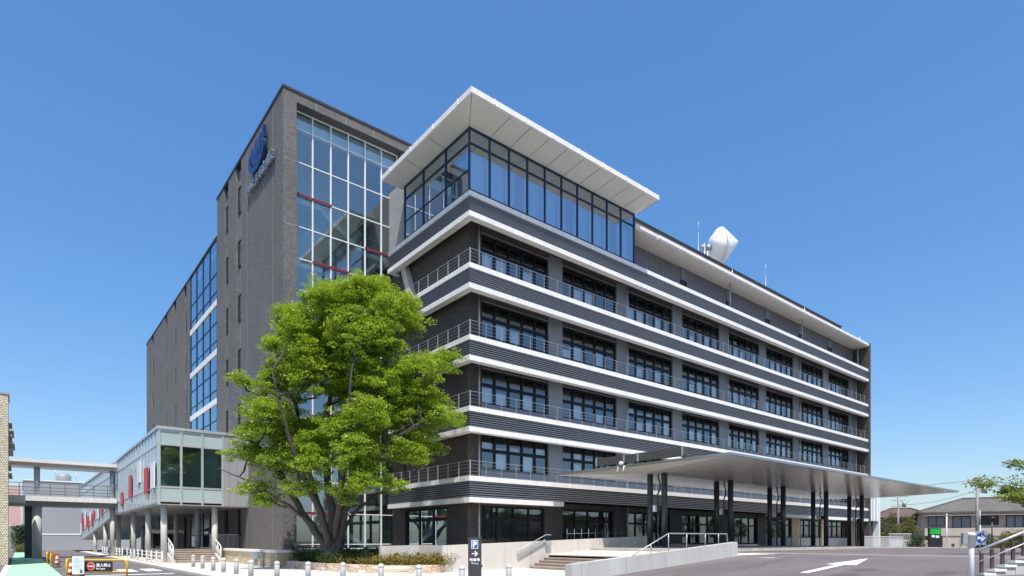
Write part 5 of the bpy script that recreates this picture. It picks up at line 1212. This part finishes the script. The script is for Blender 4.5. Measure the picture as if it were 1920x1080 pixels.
BRp = gp((2030-960)/1128.4,26)
BR = thing('roadside_tree',(BRp.x,BRp.y,.9),'leafy branches of a tree reaching in from the right edge above the railing','tree')
def bq(px,y,D): p = gp((px-960)/1128.4,D); return Vector((p.x,p.y,1.65+(1012-y)/1128.4*D))
trk = MB(); lf = MB(); A = Vector((BRp.x,BRp.y,.7)); 
trk.tube([A,A+Vector((0,0,1.8)),A+Vector((.1,0,3.6)),A+Vector((.2,.2,5.6))],[.28,.22,.17,.10],10)
for pts,n,dn in (([(2010,930,26),(1960,922,25.7),(1905,915,25.4),(1850,908,25.2),(1834,911,25.1)],26,13),([(2000,905,26),(1950,885,25.6),(1900,872,25.3),(1884,868,25.2)],14,9),([(2000,940,26),(1950,935,25.8),(1900,925,25.5),(1880,918,25.4)],40,15),([(2000,950,25),(1950,944,24.8),(1915,936,24.6),(1895,930,24.5)],30,14),([(1995,945,26),(1950,943,25.8),(1915,943,25.6)],16,14),([(2000,905,26.4),(1960,895,26.6),(1915,888,26.6)],8,8)):
    P = [bq(*q_) for q_ in pts]; trk.tube([A+Vector((0,0,2.6))]+P,[.09,.06,.04,.025]+[.012]*(len(P)-3),6)
    for i in range(n):
        f = random.random()**.8*(len(P)-1); j = min(int(f),len(P)-2); c = P[j].lerp(P[j+1],f-j)+Vector((random.gauss(0,.16),random.gauss(0,.16),random.gauss(0,.09)))
        lf.leaves(c,(.32,.32,.16),dn+18,.15,.5)
for i in range(46): lf.leaves(A+Vector((random.gauss(.5,.8),random.gauss(0,.9),random.uniform(3.0,5.2))),(.4,.4,.25),40,.14,.5)
trk.build('trunk','bark',BR); lf.build('crown','leaf2',BR)

# ---------------------------------------------------------------- across the driveway, out of frame (mirrored in the ground-floor panes)
OP = thing('opposite_building', (84,-34,.5), 'low pale pink building with red awning across the driveway, mirrored in the panes', 'building')
m = MB(); m.box(64,104,-44,-34,-.3,6.4); m.build('wall','pink',OP); m = MB(); m.box(63.6,104.4,-44.4,-33.6,6.4,6.9); m.build('roof','roof',OP)
m = MB(); m.box(66,102,-33.59,-32.2,3.3,3.5); m.build('awning','red',OP)
for i in range(9):
    m = MB(); m.box(66+i*4,68.8+i*4,-33.99,-33.9,1.2,3.1); m.build('window','black',OP)
t0 = thing('street_tree',(0,0,0),'round green street tree in the row across the driveway, mirrored in the panes','tree','street trees across the driveway'); m = MB()
for i in range(90): d = Vector((random.gauss(0,1),random.gauss(0,1),random.gauss(0,1))).normalized()*random.uniform(.5,1)*3.0; m.leaves((d.x,d.y,5.0+d.z*.9),(.7,.7,.6),40,.34,.3)
m.build('crown','leafdark',t0); m = MB(); m.tube([(0,0,0),(.1,0,2.2),(0,.1,4.5)],[.2,.16,.08],8); m.build('trunk','bark',t0)
for i in range(13):
    c = t0 if i == 0 else copy_tree(t0)
    c.location = (40+i*9.5+random.uniform(-2,2), -20-random.uniform(0,7)+(3 if i > 8 else 0), .1); c.rotation_euler.z = i*1.3; k_ = random.uniform(.8,1.2); c.scale = (k_,k_,k_)
